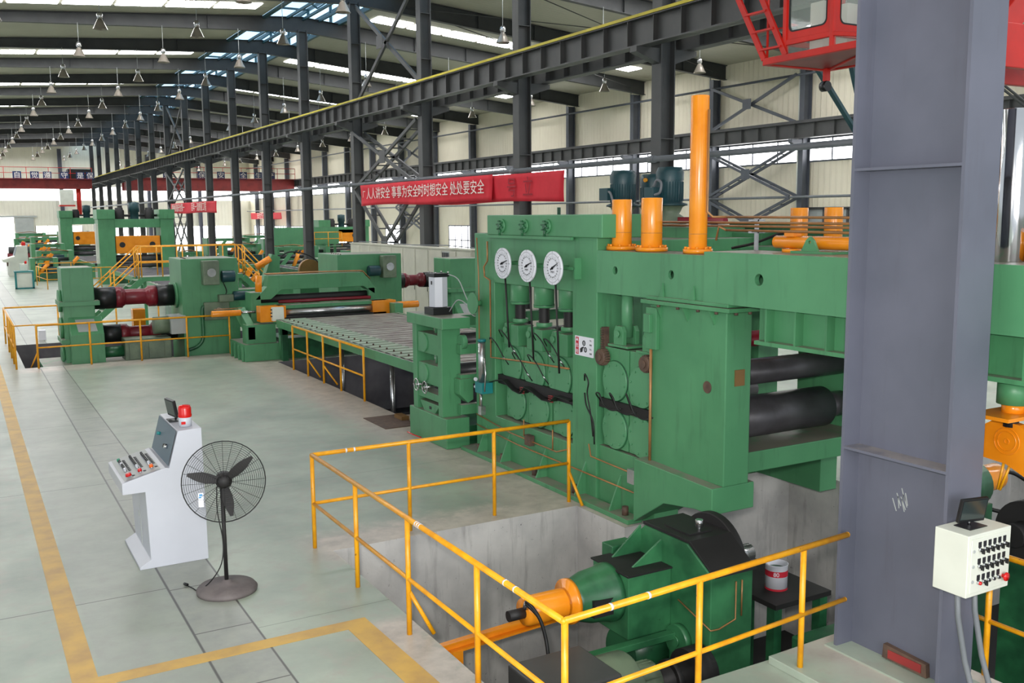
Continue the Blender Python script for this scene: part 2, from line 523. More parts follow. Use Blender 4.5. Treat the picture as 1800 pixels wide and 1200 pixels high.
# foundation ledge beside the near press and the raised plinth around the near column
mb = MB(); mb.box(6.85, 7.7, 9.25, 10.299, ZB, -0.004); struct(mb, 'trim_1', 'concrete')
mb = MB(); mb.prism('z', [(5.74, 5.7), (5.74, 3.6), (7.0, 3.6), (7.0, 5.74)], 0.0, 0.07); struct(mb, 'trim_2', 'floor', 0.008)
# painted walkway lines
mb = MB(); mb.box(0.57, 0.77, -2, 120, 0.001, 0.004); mb.prism('z', [(0.77, 8.18), (2.9, 8.18), (3.0, 5.2), (3.24, 5.2), (3.13, 8.36), (0.77, 8.36)], 0.001, 0.004)
struct(mb, 'trim_3', 'floor_yellow')

# right wall: profiled sheet with a window band and a few low windows and doors
WIN_Z0, WIN_Z1, EAVE = 6.25, 7.3, 11.55
lows = [(28.6, 34.3, 0.2, 4.0), (68.8, 73.4, 0.6, 2.95), (82.6, 87.2, 0.6, 2.95), (96.5, 101, 0.6, 2.9), (110.5, 134.5, 0.5, 2.6)]
mb = MB()
yb = sorted(set([8.0, END_Y] + [l[0] for l in lows] + [l[1] for l in lows]))
for a, b in zip(yb, yb[1:]):
    l = next((l for l in lows if l[0] <= (a + b) / 2 <= l[1]), None)
    if l:
        mb.box(WALL_X, WALL_X + 0.1, a, b, 0, l[2]); mb.box(WALL_X, WALL_X + 0.1, a, b, l[3], WIN_Z0)
    else:
        mb.box(WALL_X, WALL_X + 0.1, a, b, 0, WIN_Z0)
mb.box(WALL_X, WALL_X + 0.1, 8, END_Y, WIN_Z1, EAVE + 0.1)
struct(mb, 'wall_right', 'cream')
wi = 1
mb = MB(); mb.box(WALL_X + 0.04, WALL_X + 0.06, 8, END_Y, WIN_Z0, WIN_Z1)
w = struct(mb, 'window_1', 'window')
fr = MB()
for y in [8 + 1.75 * k for k in range(74)]: fr.box(WALL_X - 0.01, WALL_X + 0.04, y - 0.03, y + 0.03, WIN_Z0, WIN_Z1)
fr.box(WALL_X - 0.03, WALL_X + 0.04, 8, END_Y, WIN_Z0 - 0.05, WIN_Z0 + 0.03); fr.box(WALL_X - 0.03, WALL_X + 0.04, 8, END_Y, WIN_Z1 - 0.03, WIN_Z1 + 0.05)
fr.build('window_frame', 'wallcol', w)
for l in lows:
    wi += 1
    if l[1] < 40:
        mb = MB(); mb.box(WALL_X + 0.03, WALL_X + 0.07, l[0], l[1], l[2], l[3]); w = struct(mb, 'door_1', 'panel_light')
        fr = MB()
        for k in range(5): yy = l[0] + (l[1] - l[0]) * k / 4; fr.box(WALL_X - 0.03, WALL_X + 0.03, yy - 0.06, yy + 0.06, l[2], l[3])
        fr.box(WALL_X - 0.03, WALL_X + 0.03, l[0], l[1], l[3] - 0.06, l[3] + 0.06); fr.build('door_frame', 'steel', w)
    else:
        mb = MB(); mb.box(WALL_X + 0.04, WALL_X + 0.06, l[0], l[1], l[2], l[3]); w = struct(mb, 'window_%d' % wi, 'window')
        fr = MB(); n = max(2, int((l[1] - l[0]) / 1.1))
        for k in range(n + 1): yy = l[0] + (l[1] - l[0]) * k / n; fr.box(WALL_X - 0.02, WALL_X + 0.04, yy - 0.04, yy + 0.04, l[2], l[3])
        for zz in (l[2], (l[2] + l[3]) / 2, l[3]): fr.box(WALL_X - 0.02, WALL_X + 0.04, l[0], l[1], zz - 0.04, zz + 0.04)
        fr.build('window_frame', 'wallcol', w)

# roof profile
def roof_z(x): return 13.35 - (0.07 * (ROW_X - x) if x < ROW_X else 0.088 * (x - ROW_X))
def raft_z(x): return 12.63 - (0.05 * (ROW_X - x) if x < ROW_X else 0.090 * (x - ROW_X))

# end wall
def endbox(mb, x0, x1, z0, z1): mb.box(x0, x1, END_Y, END_Y + 0.1, z0, z1)
ewins = [(4.0, 6.4, 0.0, 4.1), (8.8, 14.2, 0.3, 2.85), (17.5, 22.0, 0.3, 2.75), (24.5, 33.2, 0.2, 2.6)]
mb = MB()
xb = sorted(set([-16, WALL_X] + [l[0] for l in ewins] + [l[1] for l in ewins]))
for a, b in zip(xb, xb[1:]):
    l = next((l for l in ewins if l[0] <= (a + b) / 2 <= l[1]), None)
    if l:
        if l[2] > 0: endbox(mb, a, b, 0, l[2])
        endbox(mb, a, b, l[3], 6.05)
    else: endbox(mb, a, b, 0, 6.05)
endbox(mb, -16, WALL_X, 7.75, 11.2)
mb.prism('y', [(-16, 11.2), (WALL_X, 11.2), (WALL_X, 11.5), (ROW_X, 13.3)], END_Y, END_Y + 0.1)
struct(mb, 'wall_end', 'cream_x')
mb = MB(); mb.box(-16, WALL_X, END_Y + 0.04, END_Y + 0.07, 6.05, 7.75); struct(mb, 'window_8', 'window')
for k, l in enumerate(ewins):
    mb = MB(); mb.box(l[0], l[1], END_Y + 0.04, END_Y + 0.07, l[2], l[3])
    struct(mb, 'door_2' if k == 0 else 'window_%d' % (8 + k), 'window')
    if k:
        fr = MB()
        for q in range(5): xx = l[0] + (l[1] - l[0]) * q / 4; fr.box(xx - 0.04, xx + 0.04, END_Y - 0.03, END_Y + 0.02, l[2], l[3])
        fr.build('window_frame', 'wallcol', bpy.data.objects['window_%d' % (8 + k)])
mb = MB(); mb.box(6.5, 8.6, END_Y - 0.25, END_Y - 0.15, 0.05, 3.9); mb.box(3.5, 9, END_Y - 0.3, END_Y - 0.1, 3.95, 4.15)
o = struct(mb, 'door_3', 'panel_light')

# roof sheets either side of the ridge lantern
LX0, LX1 = 13.3, 17.2
for nm, a, b in (('ceiling', -16, LX0), ('ceiling_right', LX1, WALL_X + 0.1)):
    mb = MB()
    mb.prism('y', [(a, roof_z(a)), (b, roof_z(b)), (b, roof_z(b) + 0.1), (a, roof_z(a) + 0.1)], 0.0, END_Y)
    struct(mb, nm, 'roof')
# translucent roof strips, one every second bay
k = 12
for i in range(-2, 8):
    yc = 30.5 + 14 * i
    for a, b in (((-12.0, 12.6), (17.9, 33.5)) if i >= 0 else ((17.9, 33.5),)):
        n = 12 if a < 0 else 8
        mb = MB()
        for q in range(n):
            xa = a + (b - a) * q / n + 0.09; xc = a + (b - a) * (q + 1) / n - 0.09
            mb.prism('y', [(xa, roof_z(xa) - 0.01), (xc, roof_z(xc) - 0.01), (xc, roof_z(xc) - 0.03), (xa, roof_z(xa) - 0.03)], yc - 0.62, yc + 0.62)
        struct(mb, 'window_%d' % k, 'skylight'); k += 1
# ridge lantern: glazed sides, roof sheet, teal frame
mb = MB()
mb.prism('y', [(LX0 - 0.3, 14.75), (ROW_X + 0.05, 15.0), (LX1 + 0.3, 14.75), (LX1 + 0.3, 14.85), (ROW_X + 0.05, 15.1), (LX0 - 0.3, 14.85)], 4, END_Y)
struct(mb, 'window_42', 'lantern')
for nm, x in (('window_40', LX0), ('window_41', LX1)):
    mb = MB(); mb.box(x - 0.02, x + 0.02, 4, END_Y, roof_z(x), 14.8); struct(mb, nm, 'lantern')
mb = MB()
for x in (LX0 + 0.1, LX1 - 0.1):
    mb.box(x - 0.08, x + 0.08, 4, END_Y, roof_z(LX0) - 0.12, roof_z(LX0) + 0.1)
    mb.box(x - 0.05, x + 0.05, 4, END_Y, 13.9, 14.0); mb.box(x - 0.06, x + 0.06, 4, END_Y, 14.6, 14.75)
for x in (14.5, 15.3, 16.1): mb.box(x - 0.05, x + 0.05, 4, END_Y, roof_z(LX0) - 0.05, roof_z(LX0) + 0.07)
for k in range(36):
    y = 6 + 3.5 * k
    for x in (LX0 + 0.12, LX1 - 0.12): mb.box(x - 0.06, x + 0.06, y - 0.06, y + 0.06, roof_z(LX0), 14.7)
    mb.bar((LX0 + 0.1, y, 14.65), (LX1 - 0.1, y, 14.65), 0.1, 0.1)
    if k % 2: mb.bar((LX0 + 0.1, y, 14.6), (ROW_X, y, 13.3), 0.07, 0.07); mb.bar((LX1 - 0.1, y, 14.6), (ROW_X, y, 13.3), 0.07, 0.07)
struct(mb, 'trim_4', 'teal_steel')

# ================================================================== THE STEEL FRAME OF THE HALL
def hsec(mb, x, y, z0, z1, wx, wy, t=0.03, webx=True):
    """H section standing up: flanges face +-x when webx"""
    if webx:
        mb.box(x - wx / 2, x - wx / 2 + t, y - wy / 2, y + wy / 2, z0, z1)
        mb.box(x + wx / 2 - t, x + wx / 2, y - wy / 2, y + wy / 2, z0, z1)
        mb.box(x - wx / 2, x + wx / 2, y - t / 2, y + t / 2, z0, z1)
    else:
        mb.box(x - wx / 2, x + wx / 2, y - wy / 2, y - wy / 2 + t, z0, z1)
        mb.box(x - wx / 2, x + wx / 2, y + wy / 2 - t, y + wy / 2, z0, z1)
        mb.box(x - t / 2, x + t / 2, y - wy / 2, y + wy / 2, z0, z1)

def middle_column():
    t = thing('steel_column', '', 'column', (ROW_X, ROWS[0], 0), 'steel columns of the middle row')
    mb = MB(); hsec(mb, ROW_X, ROWS[0], 0, 12.7, 0.44, 0.36)
    mb.build('shaft', 'steel', t)
    st = MB()
    for z in (2.6, 4.4, 5.6, 9.4, 11.0): st.box(ROW_X - 0.2, ROW_X + 0.2, ROWS[0] - 0.17, ROWS[0] + 0.17, z, z + 0.02)
    st.build('stiffener', 'steel', t)
    for s in (-1, 1):
        br = MB()
        xa, xb_ = ROW_X + s * 0.2, ROW_X + s * 0.92
        br.prism('y', [(xa, 7.74), (xb_, 7.74), (xb_, 7.62), (xa, 7.38)], ROWS[0] - 0.13, ROWS[0] + 0.13)
        br.build('crane_bracket', 'steel', t)
    bp = MB(); bp.box(ROW_X - 0.24, ROW_X + 0.24, ROWS[0] - 0.3, ROWS[0] + 0.3, 0, 0.04); bp.build('base_plate', 'steel', t)
    return t
c0 = middle_column()
for i, y in enumerate(ROWS):
    lab = 'dark grey steel H column of the middle row, %s from the front' % ORD[i]
    if i == 0: c0['label'] = lab + ', behind the tall orange cylinder'
    else:
        dup(c0, (ROW_X, y, 0), lab + (', beside the red slogan banner' if i == 1 else ''))

def wall_column():
    x = WALL_X - 0.35
    t = thing('wall_column', '', 'column', (x, ROWS[0], 0), 'steel columns along the right wall')
    mb = MB(); hsec(mb, x, ROWS[0], 0, raft_z(x), 0.5, 0.3); mb.build('shaft', 'wallcol', t)
    br = MB(); br.prism('y', [(x - 0.25, 7.26), (x - 0.95, 7.26), (x - 0.95, 7.1), (x - 0.25, 6.8)], ROWS[0] - 0.12, ROWS[0] + 0.12)
    br.build('crane_bracket', 'wallcol', t)
    pp = MB(); pp.cyl((x - 0.1, ROWS[0] + 0.3, 0), (x - 0.1, ROWS[0] + 0.3, 11.0), 0.05, n=8); pp.build('downpipe', 'offwhite', t)
    return t
w0 = wall_column()
wys = [26.6, 33.9] + [y + 0.4 for y in ROWS[3:]]
for i, y in enumerate(wys):
    lab = 'grey steel column against the cream right wall, %s from the front' % ORD[i]
    if i == 0: w0['label'] = lab; w0.location.y = y
    else: dup(w0, (WALL_X - 0.35, y, 0), lab)
# end wall posts
for i, x in enumerate((12.0, 22.5, 29.0)):
    mb = MB(); hsec(mb, x, END_Y - 0.3, 0, raft_z(x), 0.45, 0.45)
    solo(mb, 'end_wall_post', 'column', 'blue-grey post on the far end wall, %s from the left' % ORD[i], 'column', (x, END_Y - 0.3, 0), 'end wall posts')

# rafters, one per bay, in two tapering halves
def rafter(y):
    t = thing('roof_rafter', '', 'roof beam', (ROW_X, y, 11.5), 'roof rafters')
    for nm, a, b in (('left_arm', -16, ROW_X), ('right_arm', ROW_X, WALL_X)):
        mb = MB()
        poly = [(a, raft_z(a)), (b, raft_z(b)), (b, roof_z(b) - 0.02), (a, roof_z(a) - 0.02)]
        mb.prism('y', poly, y - 0.012, y + 0.012)
        for z_ in ('lo', 'hi'):
            f = raft_z if z_ == 'lo' else roof_z
            d = 0.0 if z_ == 'lo' else -0.045
            mb.prism('y', [(a, f(a) + d), (b, f(b) + d), (b, f(b) + d + 0.025), (a, f(a) + d + 0.025)], y - 0.13, y + 0.13)
        n = 7
        for q in range(1, n):
            x = a + (b - a) * q / n
            mb.box(x - 0.01, x + 0.01, y - 0.12, y + 0.12, raft_z(x), roof_z(x) - 0.03)
        mb.build('rafter_arm', 'rafter', t)
    return t
r0 = rafter(18.9)
for i in range(17):
    y = 18.9 + 7 * i
    lab = 'dark tapering roof rafter spanning both bays, %s from the front' % ORD[i]
    if i == 0: r0['label'] = lab
    else: dup(r0, (ROW_X, y, 11.5), lab)
# slim roof ties and purlins
for i, (a, b) in enumerate((((17.5, 25.9), (35, 32.9)), ((35, 25.9), (17.5, 32.9)), ((17.5, 32.9), (35, 39.9)), ((35, 32.9), (17.5, 39.9)), ((17.5, 39.9), (35, 46.9)))):
    mb = MB(); mb.tube([(a[0], a[1], raft_z(a[0]) + 0.3), (b[0], b[1], raft_z(b[0]) + 0.3)], 0.02, 6)
    solo(mb, 'roof_tie_rod', 'steel', 'thin diagonal tie rod under the right roof slope, %s from the front' % ORD[i], 'tie rod', (a[0], a[1], raft_z(a[0]) + 0.3), 'roof tie rods')

# crane runway beams
def runway(x, y0, y1, z0, z1, mat, label, rail=None, pitch=1.0, w=0.34):
    t = thing('crane_runway_beam', label, 'crane beam', (x, y0, z0))
    mb = MB()
    mb.box(x - w / 2, x + w / 2, y0, y1, z0, z0 + 0.035); mb.box(x - w / 2, x + w / 2, y0, y1, z1 - 0.035, z1)
    mb.box(x - 0.012, x + 0.012, y0, y1, z0, z1)
    mb.build('girder', mat, t)
    n = int((y1 - y0) / pitch)
    ys_ = [y0 + pitch * (q + 0.5) for q in range(n)]
    for y in ys_[:90]:
        st = MB(); st.box(x - w / 2 + 0.02, x + w / 2 - 0.02, y - 0.008, y + 0.008, z0 + 0.03, z1 - 0.03); st.build('stiffener', mat, t)
    if len(ys_) > 90:
        st = MB()
        for y in ys_[90:]: st.box(x - w / 2 + 0.02, x + w / 2 - 0.02, y - 0.008, y + 0.008, z0 + 0.03, z1 - 0.03)
        st.build('stiffener', mat, t, kind='stuff')
    if rail:
        r_ = MB(); r_.box(x - w / 2 - 0.02, x - w / 2 + 0.05, y0, y1, z1, z1 + 0.07); r_.box(x - w / 2 - 0.03, x + w / 2, y0, y1, z1 - 0.001, z1 + 0.02)
        r_.build('rail_edge', 'yellow_line', t)
    rl = MB(); rl.box(x - 0.04, x + 0.04, y0, y1, z1, z1 + 0.12); rl.build('crane_rail', 'steel', t)
    return t
runway(14.55, 7.0, 134.0, 7.76, 8.42, 'steel', 'long dark crane beam with a yellow top edge crossing the picture on the left face of the middle columns', rail=True)
runway(15.95, 10.0, 134.0, 7.76, 8.42, 'steel', 'dark crane beam on the right face of the middle columns, below and behind the yellow edged one')
runway(WALL_X - 1.0, 14.0, 134.0, 7.28, 8.0, 'steel', 'dark ribbed crane beam along the cream right wall above the window band', pitch=1.2)
# pipe hung along the middle row
t = thing('overhead_pipe', 'grey round pipe running level along the middle columns behind the banners', 'pipe', (15.0, 14.0, 5.12))
mb = MB(); mb.cyl((14.88, 12.0, 5.12), (14.88, 133, 5.12), 0.07, n=12); mb.build('pipe_run', 'conduit', t)
for y in ROWS:
    mb = MB(); mb.cyl((14.88, y - 0.12, 5.12), (14.88, y + 0.12, 5.12), 0.09, n=12); mb.build('coupling', 'conduit', t)
# thin sheeting rails along the right wall
for i, z in enumerate((4.55,)):
    mb = MB(); mb.cyl((WALL_X - 0.75, 14, z), (WALL_X - 0.75, END_Y - 1, z), 0.06, n=8)
    solo(mb, 'wall_pipe', 'conduit', 'slim grey pipe running level along the right wall below the windows', 'pipe', (WALL_X - 0.75, 14, z))
mb = MB(); mb.cyl((WALL_X - 0.6, 14, 10.3), (WALL_X - 0.6, END_Y - 1, 10.3), 0.06, n=8)
solo(mb, 'eave_tube', 'wallcol', 'grey strut tube running under the right eave between wall columns', 'strut', (WALL_X - 0.6, 14, 10.3))

# cross bracing
def brace(name_label, x, ya, yb, z0, z1, mat='steel', lattice=True, w=0.13, gap=0.5):
    t = thing('cross_brace', name_label, 'brace', (x, ya, z0))
    for (p, q) in (((ya, z0), (yb, z1)), ((ya, z1), (yb, z0))):
        mb = MB()
        if lattice:
            for dx in (-gap / 2, gap / 2): mb.bar((x + dx, p[0], p[1]), (x + dx, q[0], q[1]), 0.08, w)
            n = 8
            for k in range(1, n):
                f = k / n; y = p[0] + (q[0] - p[0]) * f; z = p[1] + (q[1] - p[1]) * f
                mb.bar((x - gap / 2, y, z), (x + gap / 2, y, z), 0.05, 0.05)
        else: mb.bar((x, p[0], p[1]), (x, q[0], q[1]), 0.09, w)
        mb.build('diagonal', mat, t)
    mb = MB(); ym, zm = (ya + yb) / 2, (z0 + z1) / 2
    mb.box(x - gap / 2 - 0.05, x - gap / 2 - 0.04, ym - 0.3, ym + 0.3, zm - 0.25, zm + 0.25); mb.build('gusset_plate', mat, t)
    return t
brace('large latticed X brace between the columns left of the red banner, below the crane beam', ROW_X, 33.15, 39.65, 4.95, 7.3)
brace('latticed X brace passing behind the red banner down to the pale cabinets', ROW_X, 33.15, 39.65, 0.6, 4.9)
brace('thin X brace under the roof above the yellow edged crane beam', ROW_X, 33.15, 39.65, 8.6, 12.5, lattice=False, w=0.16)
brace('far latticed X brace behind the small red banner, upper half', ROW_X, 75.15, 81.65, 4.95, 7.3)
brace('far latticed X brace behind the small red banner, lower half', ROW_X, 75.15, 81.65, 0.6, 4.9)
brace('distant thin X brace under the roof in the middle row', ROW_X, 75.15, 81.65, 8.6, 12.5, lattice=False, w=0.16)
for i, (a, b) in enumerate(((34.1, 40.1), (75.5, 82.1))):
    d = ('nearest', 'distant')[i]
    xx = WALL_X - 0.8
    brace('%s X brace high on the right wall above the crane beam' % d, xx, a, b, 8.1, 10.3, 'wallcol', lattice=False, w=0.14)
    brace('%s latticed X brace on the right wall between window band and pipe' % d, xx, a, b, 4.6, 6.9, 'wallcol')
    brace('%s latticed X brace on the right wall below the level pipe' % d, xx, a, b, 2.2, 4.5, 'wallcol')

# high bay lamps
def lamp(st):
    t = thing('high_bay_lamp', '', 'lamp', (0, 0, 0), 'high bay lamps')
    MB().cyl((0, 0, 0), (0, 0, st), 0.012, n=6).build('stem', 'panel_light', t)
    MB().lathe((0, 0, -0.38), (0, 0, 1), [(0.0, 0.38), (0.07, 0.38), (0.11, 0.3), (0.11, 0.2), (0.07, 0.14)], 12).build('ballast_housing', 'metal', t)
    MB().lathe((0, 0, -0.62), (0, 0, 1), [(0.27, 0.0), (0.255, 0.02), (0.17, 0.2), (0.09, 0.36), (0.06, 0.38)], 16).build('bell_shade', 'lampglass', t)
    return t
lamps = {}
for r in range(15):
    y = 32.75 + 7 * r
    for x in (1.7, 5.2, 8.7, 12.1, 18.4, 23.0, 28.0):
        if x < y * 0.034: continue
        z = 11.36 if x < ROW_X else (11.0 - 0.05 * (x - ROW_X))
        side = 'left' if x < ROW_X else 'right'
        idx = {1.7: 'furthest left', 5.2: 'outer', 8.7: 'middle', 12.1: 'inner', 18.4: 'inner', 23.0: 'middle', 28.0: 'outer'}[x]
        lab = 'bell shaped lamp under the %s roof slope, %s one of the %s row' % (side, idx, ORD[r])
        if x not in lamps:
            lamps[x] = lamp(raft_z(x) - z + 0.05); lamps[x].location = (x, y, z); lamps[x]['label'] = lab
        else: dup(lamps[x], (x, y, z), lab)

# ================================================================== NEAR COLUMN, ITS CONTROL BOX
t = thing('big_steel_column', 'massive blue-grey steel H column in the right foreground', 'column', (6.55, 5.0, 0.07))
XC = 6.56
mb = MB(); mb.box(XC - 0.012, XC + 0.012, 4.55, 5.52, 0.07, 9.5); mb.build('web', 'column', t)
mb = MB(); mb.box(6.36, 6.76, 5.52, 5.55, 0.07, 9.5); mb.build('flange', 'column', t)
mb = MB(); mb.box(6.36, 6.76, 4.52, 4.55, 0.07, 9.5); mb.build('flange', 'column', t)
for z in (1.83, 4.13, 6.4):
    for s in (-1, 1):
        mb = MB(); mb.box(XC + s * 0.012, XC + s * 0.2, 4.55, 5.52, z, z + 0.022); mb.build('stiffener', 'column', t)
mb = MB(); mb.box(6.3, 6.82, 4.42, 5.6, 0.07, 0.085); mb.build('base_plate', 'floor', t)
mb = MB(); mb.prism('x', [(4.73, 0.09), (5.16, 0.1), (5.15, 0.22), (4.74, 0.2)], XC - 0.06, XC - 0.013); mb.build('cable_slot', 'rust', t)
mb = MB(); mb.box(XC - 0.066, XC - 0.06, 4.78, 5.1, 0.115, 0.185); mb.build('slot_cover', 'crane_dull', t)
rng = random.Random(3)
mb = MB()
for k in range(8):
    y = 5.1 + rng.uniform(-0.05, 0.08); z = 1.42 + rng.uniform(-0.1, 0.1); a = rng.uniform(-0.6, 0.4)
    mb.bar((XC - 0.0135, y - 0.04 * cos(a), z - 0.05), (XC - 0.0135, y + 0.04 * sin(a) , z + 0.05), 0.002, 0.008)
mb.build('paint_scuff', 'panel_light', t)

# control box hung on the column's near flange; door faces the camera side
bx = thing('wall_control_box', 'off-white control box with rows of black switches hung on the big column', 'control box', (6.45, 4.36, 1.0))
BX0, BX1, BY0, BY1, BZ0, BZ1 = 6.2, 6.7, 4.22, 4.5, 1.0, 1.47
mb = MB(); mb.box(BX0, BX1, BY0, BY1, BZ0, BZ1); mb.build('enclosure', 'offwhite', bx, 0.006)
dr = MB(); dr.box(BX0 + 0.03, BX1 - 0.02, BY0 - 0.008, BY0, BZ0 + 0.03, BZ1 - 0.03); door = dr.build('door', 'offwhite', bx, 0.003)
def switch(parent, x, y, z, kind='switch', s=1.0):
    """rotary switch with its name plate on a face looking towards -y"""
    mb = MB(); mb.box(x - 0.015 * s, x + 0.015 * s, y - 0.004, y, z + 0.014 * s, z + 0.052 * s); mb.build('name_plate', 'ink', parent)
    mb = MB(); mb.cyl((x, y, z), (x, y - 0.016 * s, z), 0.014 * s, n=12); mb.build('bezel', 'chrome', parent)
    mb = MB()
    if kind == 'switch': mb.cyl((x, y - 0.014, z), (x, y - 0.03, z), 0.010 * s, n=10); mb.box(x - 0.005, x + 0.005, y - 0.042, y - 0.02, z - 0.022 * s, z + 0.012 * s); mb.build('switch_knob', 'black', parent)
    elif kind == 'red': mb.lathe((x, y - 0.012, z), (0, -1, 0), [(0.013, 0), (0.013, 0.016), (0.001, 0.02)], 12); mb.build('red_push_button', 'red', parent)
    else: mb.cyl((x, y - 0.014, z), (x, y - 0.024, z), 0.009, n=10); mb.build('push_button', 'black', parent)
for j in range(3):
    for i in range(6):
        x = BX0 + 0.12 + i * 0.058; z = BZ1 - 0.115 - j * 0.125
        if j == 2 and i == 5: continue
        switch(bx, x, BY0 - 0.008, z, 'switch' if j < 2 or i == 1 else ('red' if i == 0 else 'push'), 1.1)
mb = MB(); mb.lathe((BX1 - 0.085, BY0 - 0.008, BZ0 + 0.1), (0, -1, 0), [(0.016, 0), (0.016, 0.02), (0.034, 0.026), (0.032, 0.036), (0.001, 0.042)], 20)
mb.build('emergency_stop_button', 'red', bx)
for k in range(3):
    mb = MB(); z = BZ0 + 0.12 + 0.115 * k; mb.cyl((BX0 + 0.055, BY0 - 0.008, z), (BX0 + 0.055, BY0 - 0.014, z), 0.012, n=12); mb.build('lock', 'panel_light', bx)
for i, (xa, xe) in enumerate(((BX0 + 0.1, 6.12), (BX0 + 0.3, 6.36))):
    mb = MB(); mb.tube([(xa, 4.36, BZ0 + 0.01), (xa + 0.01, 4.35, 0.8), (xa + 0.05, 4.3, 0.45), (xa + 0.13, 4.24, 0.1), (xa + 0.15, 4.2, -0.3)], 0.021, 10)
    mb.build('conduit', 'conduit', bx)
mn = thing('small_monitor', 'small black monitor tilted on top of the off-white control box', 'monitor', (6.45, 4.38, BZ1))
R_ = Matrix.Rotation(radians(-14), 3, 'X') @ Matrix.Identity(3)
def mon(parent, c, w, h, d, tilt, yaw, mat_screen='panel'):
    """flat screen: c bottom centre, faces -y before yaw"""
    Rm = Matrix.Rotation(radians(yaw), 3, 'Z') @ Matrix.Rotation(radians(tilt), 3, 'X')
    def T(m_):
        m_.v = [tuple(Vector(c) + Rm @ Vector(p)) for p in m_.v]; return m_
    T(MB().box(-w / 2, w / 2, 0, d, 0, h)).build('monitor_case', 'black', parent, 0.004)
    T(MB().box(-w / 2 + 0.012, w / 2 - 0.012, -0.003, 0.0, 0.025, h - 0.012)).build('screen', mat_screen, parent)
    T(MB().box(-0.02, 0.02, d, d + 0.03, 0, 0.06)).build('bracket', 'black', parent)
M['screen'] = paint('dark_screen', (44, 54, 54), (38, 47, 48), 0.15, spec=0.8)
mon(mn, (6.42, 4.36, BZ1 + 0.035), 0.24, 0.19, 0.03, 12, -12, 'screen')
MB().box(6.33, 6.53, 4.3, 4.44, BZ1, BZ1 + 0.006).build('foot_plate', 'black', mn)
MB().cyl((6.43, 4.38, BZ1), (6.43, 4.39, BZ1 + 0.06), 0.012, n=10).build('neck', 'chrome', mn)

# ================================================================== CONTROL DESK (left foreground)
cd = thing('control_desk', 'white sloping control desk with rows of switches in the left foreground beside the fan', 'control desk', (1.85, 11.3, 0))
Y0, Y1 = 10.78, 11.85
prof = [(2.2, 1.5), (1.95, 1.49), (1.84, 1.09), (1.80, 1.10), (1.35, 0.985), (1.35, 0.86), (1.58, 0.86), (1.6, 0.1), (1.48, 0.03), (1.48, 0), (2.21, 0)]
MB().prism('y', prof, Y0, Y1).build('body', 'white', cd, 0.005)
def slope_pt(p, q, f, off=0.0):
    dx, dz = q[0] - p[0], q[1] - p[1]; L = sqrt(dx * dx + dz * dz)
    nx, nz = -dz / L, dx / L
    if nz < 0: nx, nz = -nx, -nz
    return (p[0] + dx * f + nx * off, p[1] + dz * f + nz * off)
# tilted face plates
a, b_ = slope_pt((1.95, 1.49), (1.84, 1.09), 0.02, 0.004), slope_pt((1.95, 1.49), (1.84, 1.09), 0.96, 0.004)
a = (a[0] - 0.008, a[1]); b_ = (b_[0] - 0.008, b_[1])
mb = MB(); mb.quad((a[0], Y0 + 0.03, a[1]), (a[0], Y1 - 0.03, a[1]), (b_[0], Y1 - 0.03, b_[1]), (b_[0], Y0 + 0.03, b_[1])); mb.build('back_panel', 'panel', cd)
pa, pb = (1.36, 0.99), (1.79, 1.10)
A_, B_ = slope_pt(pa, pb, 0.05, 0.003), slope_pt(pa, pb, 0.92, 0.003)
mb = MB(); mb.quad((A_[0], Y0 + 0.03, A_[1]), (B_[0], Y0 + 0.03, B_[1]), (B_[0], Y1 - 0.03, B_[1]), (A_[0], Y1 - 0.03, A_[1])); mb.build('switch_panel', 'panel_light', cd)
ux, uz = (pb[0] - pa[0]), (pb[1] - pa[1]); L = sqrt(ux * ux + uz * uz); nx, nz = -uz / L, ux / L
for row, f in enumerate((0.2, 0.48, 0.76)):
    px_, pz_ = pa[0] + ux * f, pa[1] + uz * f
    n = 8 if row == 0 else 8
    ys_ = [Y1 - 0.2 - 0.068 * k - 0.03 * row for k in range(8)] + [Y0 + (0.14 if row == 0 else 0.16)]
    for k, y in enumerate(ys_):
        last = k == 8
        mb = MB(); q = (px_ + ux / L * 0.045, pz_ + uz / L * 0.045)
        mb.bar((q[0], y - 0.018, q[1] + 0.006), (q[0], y + 0.018, q[1] + 0.006), 0.03, 0.006); mb.build('name_plate', 'ink', cd)
        mb = MB(); mb.cyl((px_, y, pz_), (px_ + nx * 0.022, y, pz_ + nz * 0.022), 0.017, n=12); mb.build('bezel', 'chrome', cd)
        top = (px_ + nx * 0.05, y, pz_ + nz * 0.05)
        if last: matn, r, nm = ('red' if row < 2 else 'orangelamp'), (0.034 if row == 0 else 0.024), 'push_button'
        elif row == 0 and k == 0: matn, r, nm = 'greenlamp', 0.02, 'push_button'
        elif k == 7 or (row == 0 and k == 3): matn, r, nm = 'white', 0.016, 'push_button'
        else: matn, r, nm = 'black', 0.015, 'switch_knob'
        mb = MB(); mb.cyl((px_ + nx * 0.018, y, pz_ + nz * 0.018), top, r, r * 0.8, n=12); mb.build(nm, matn, cd)
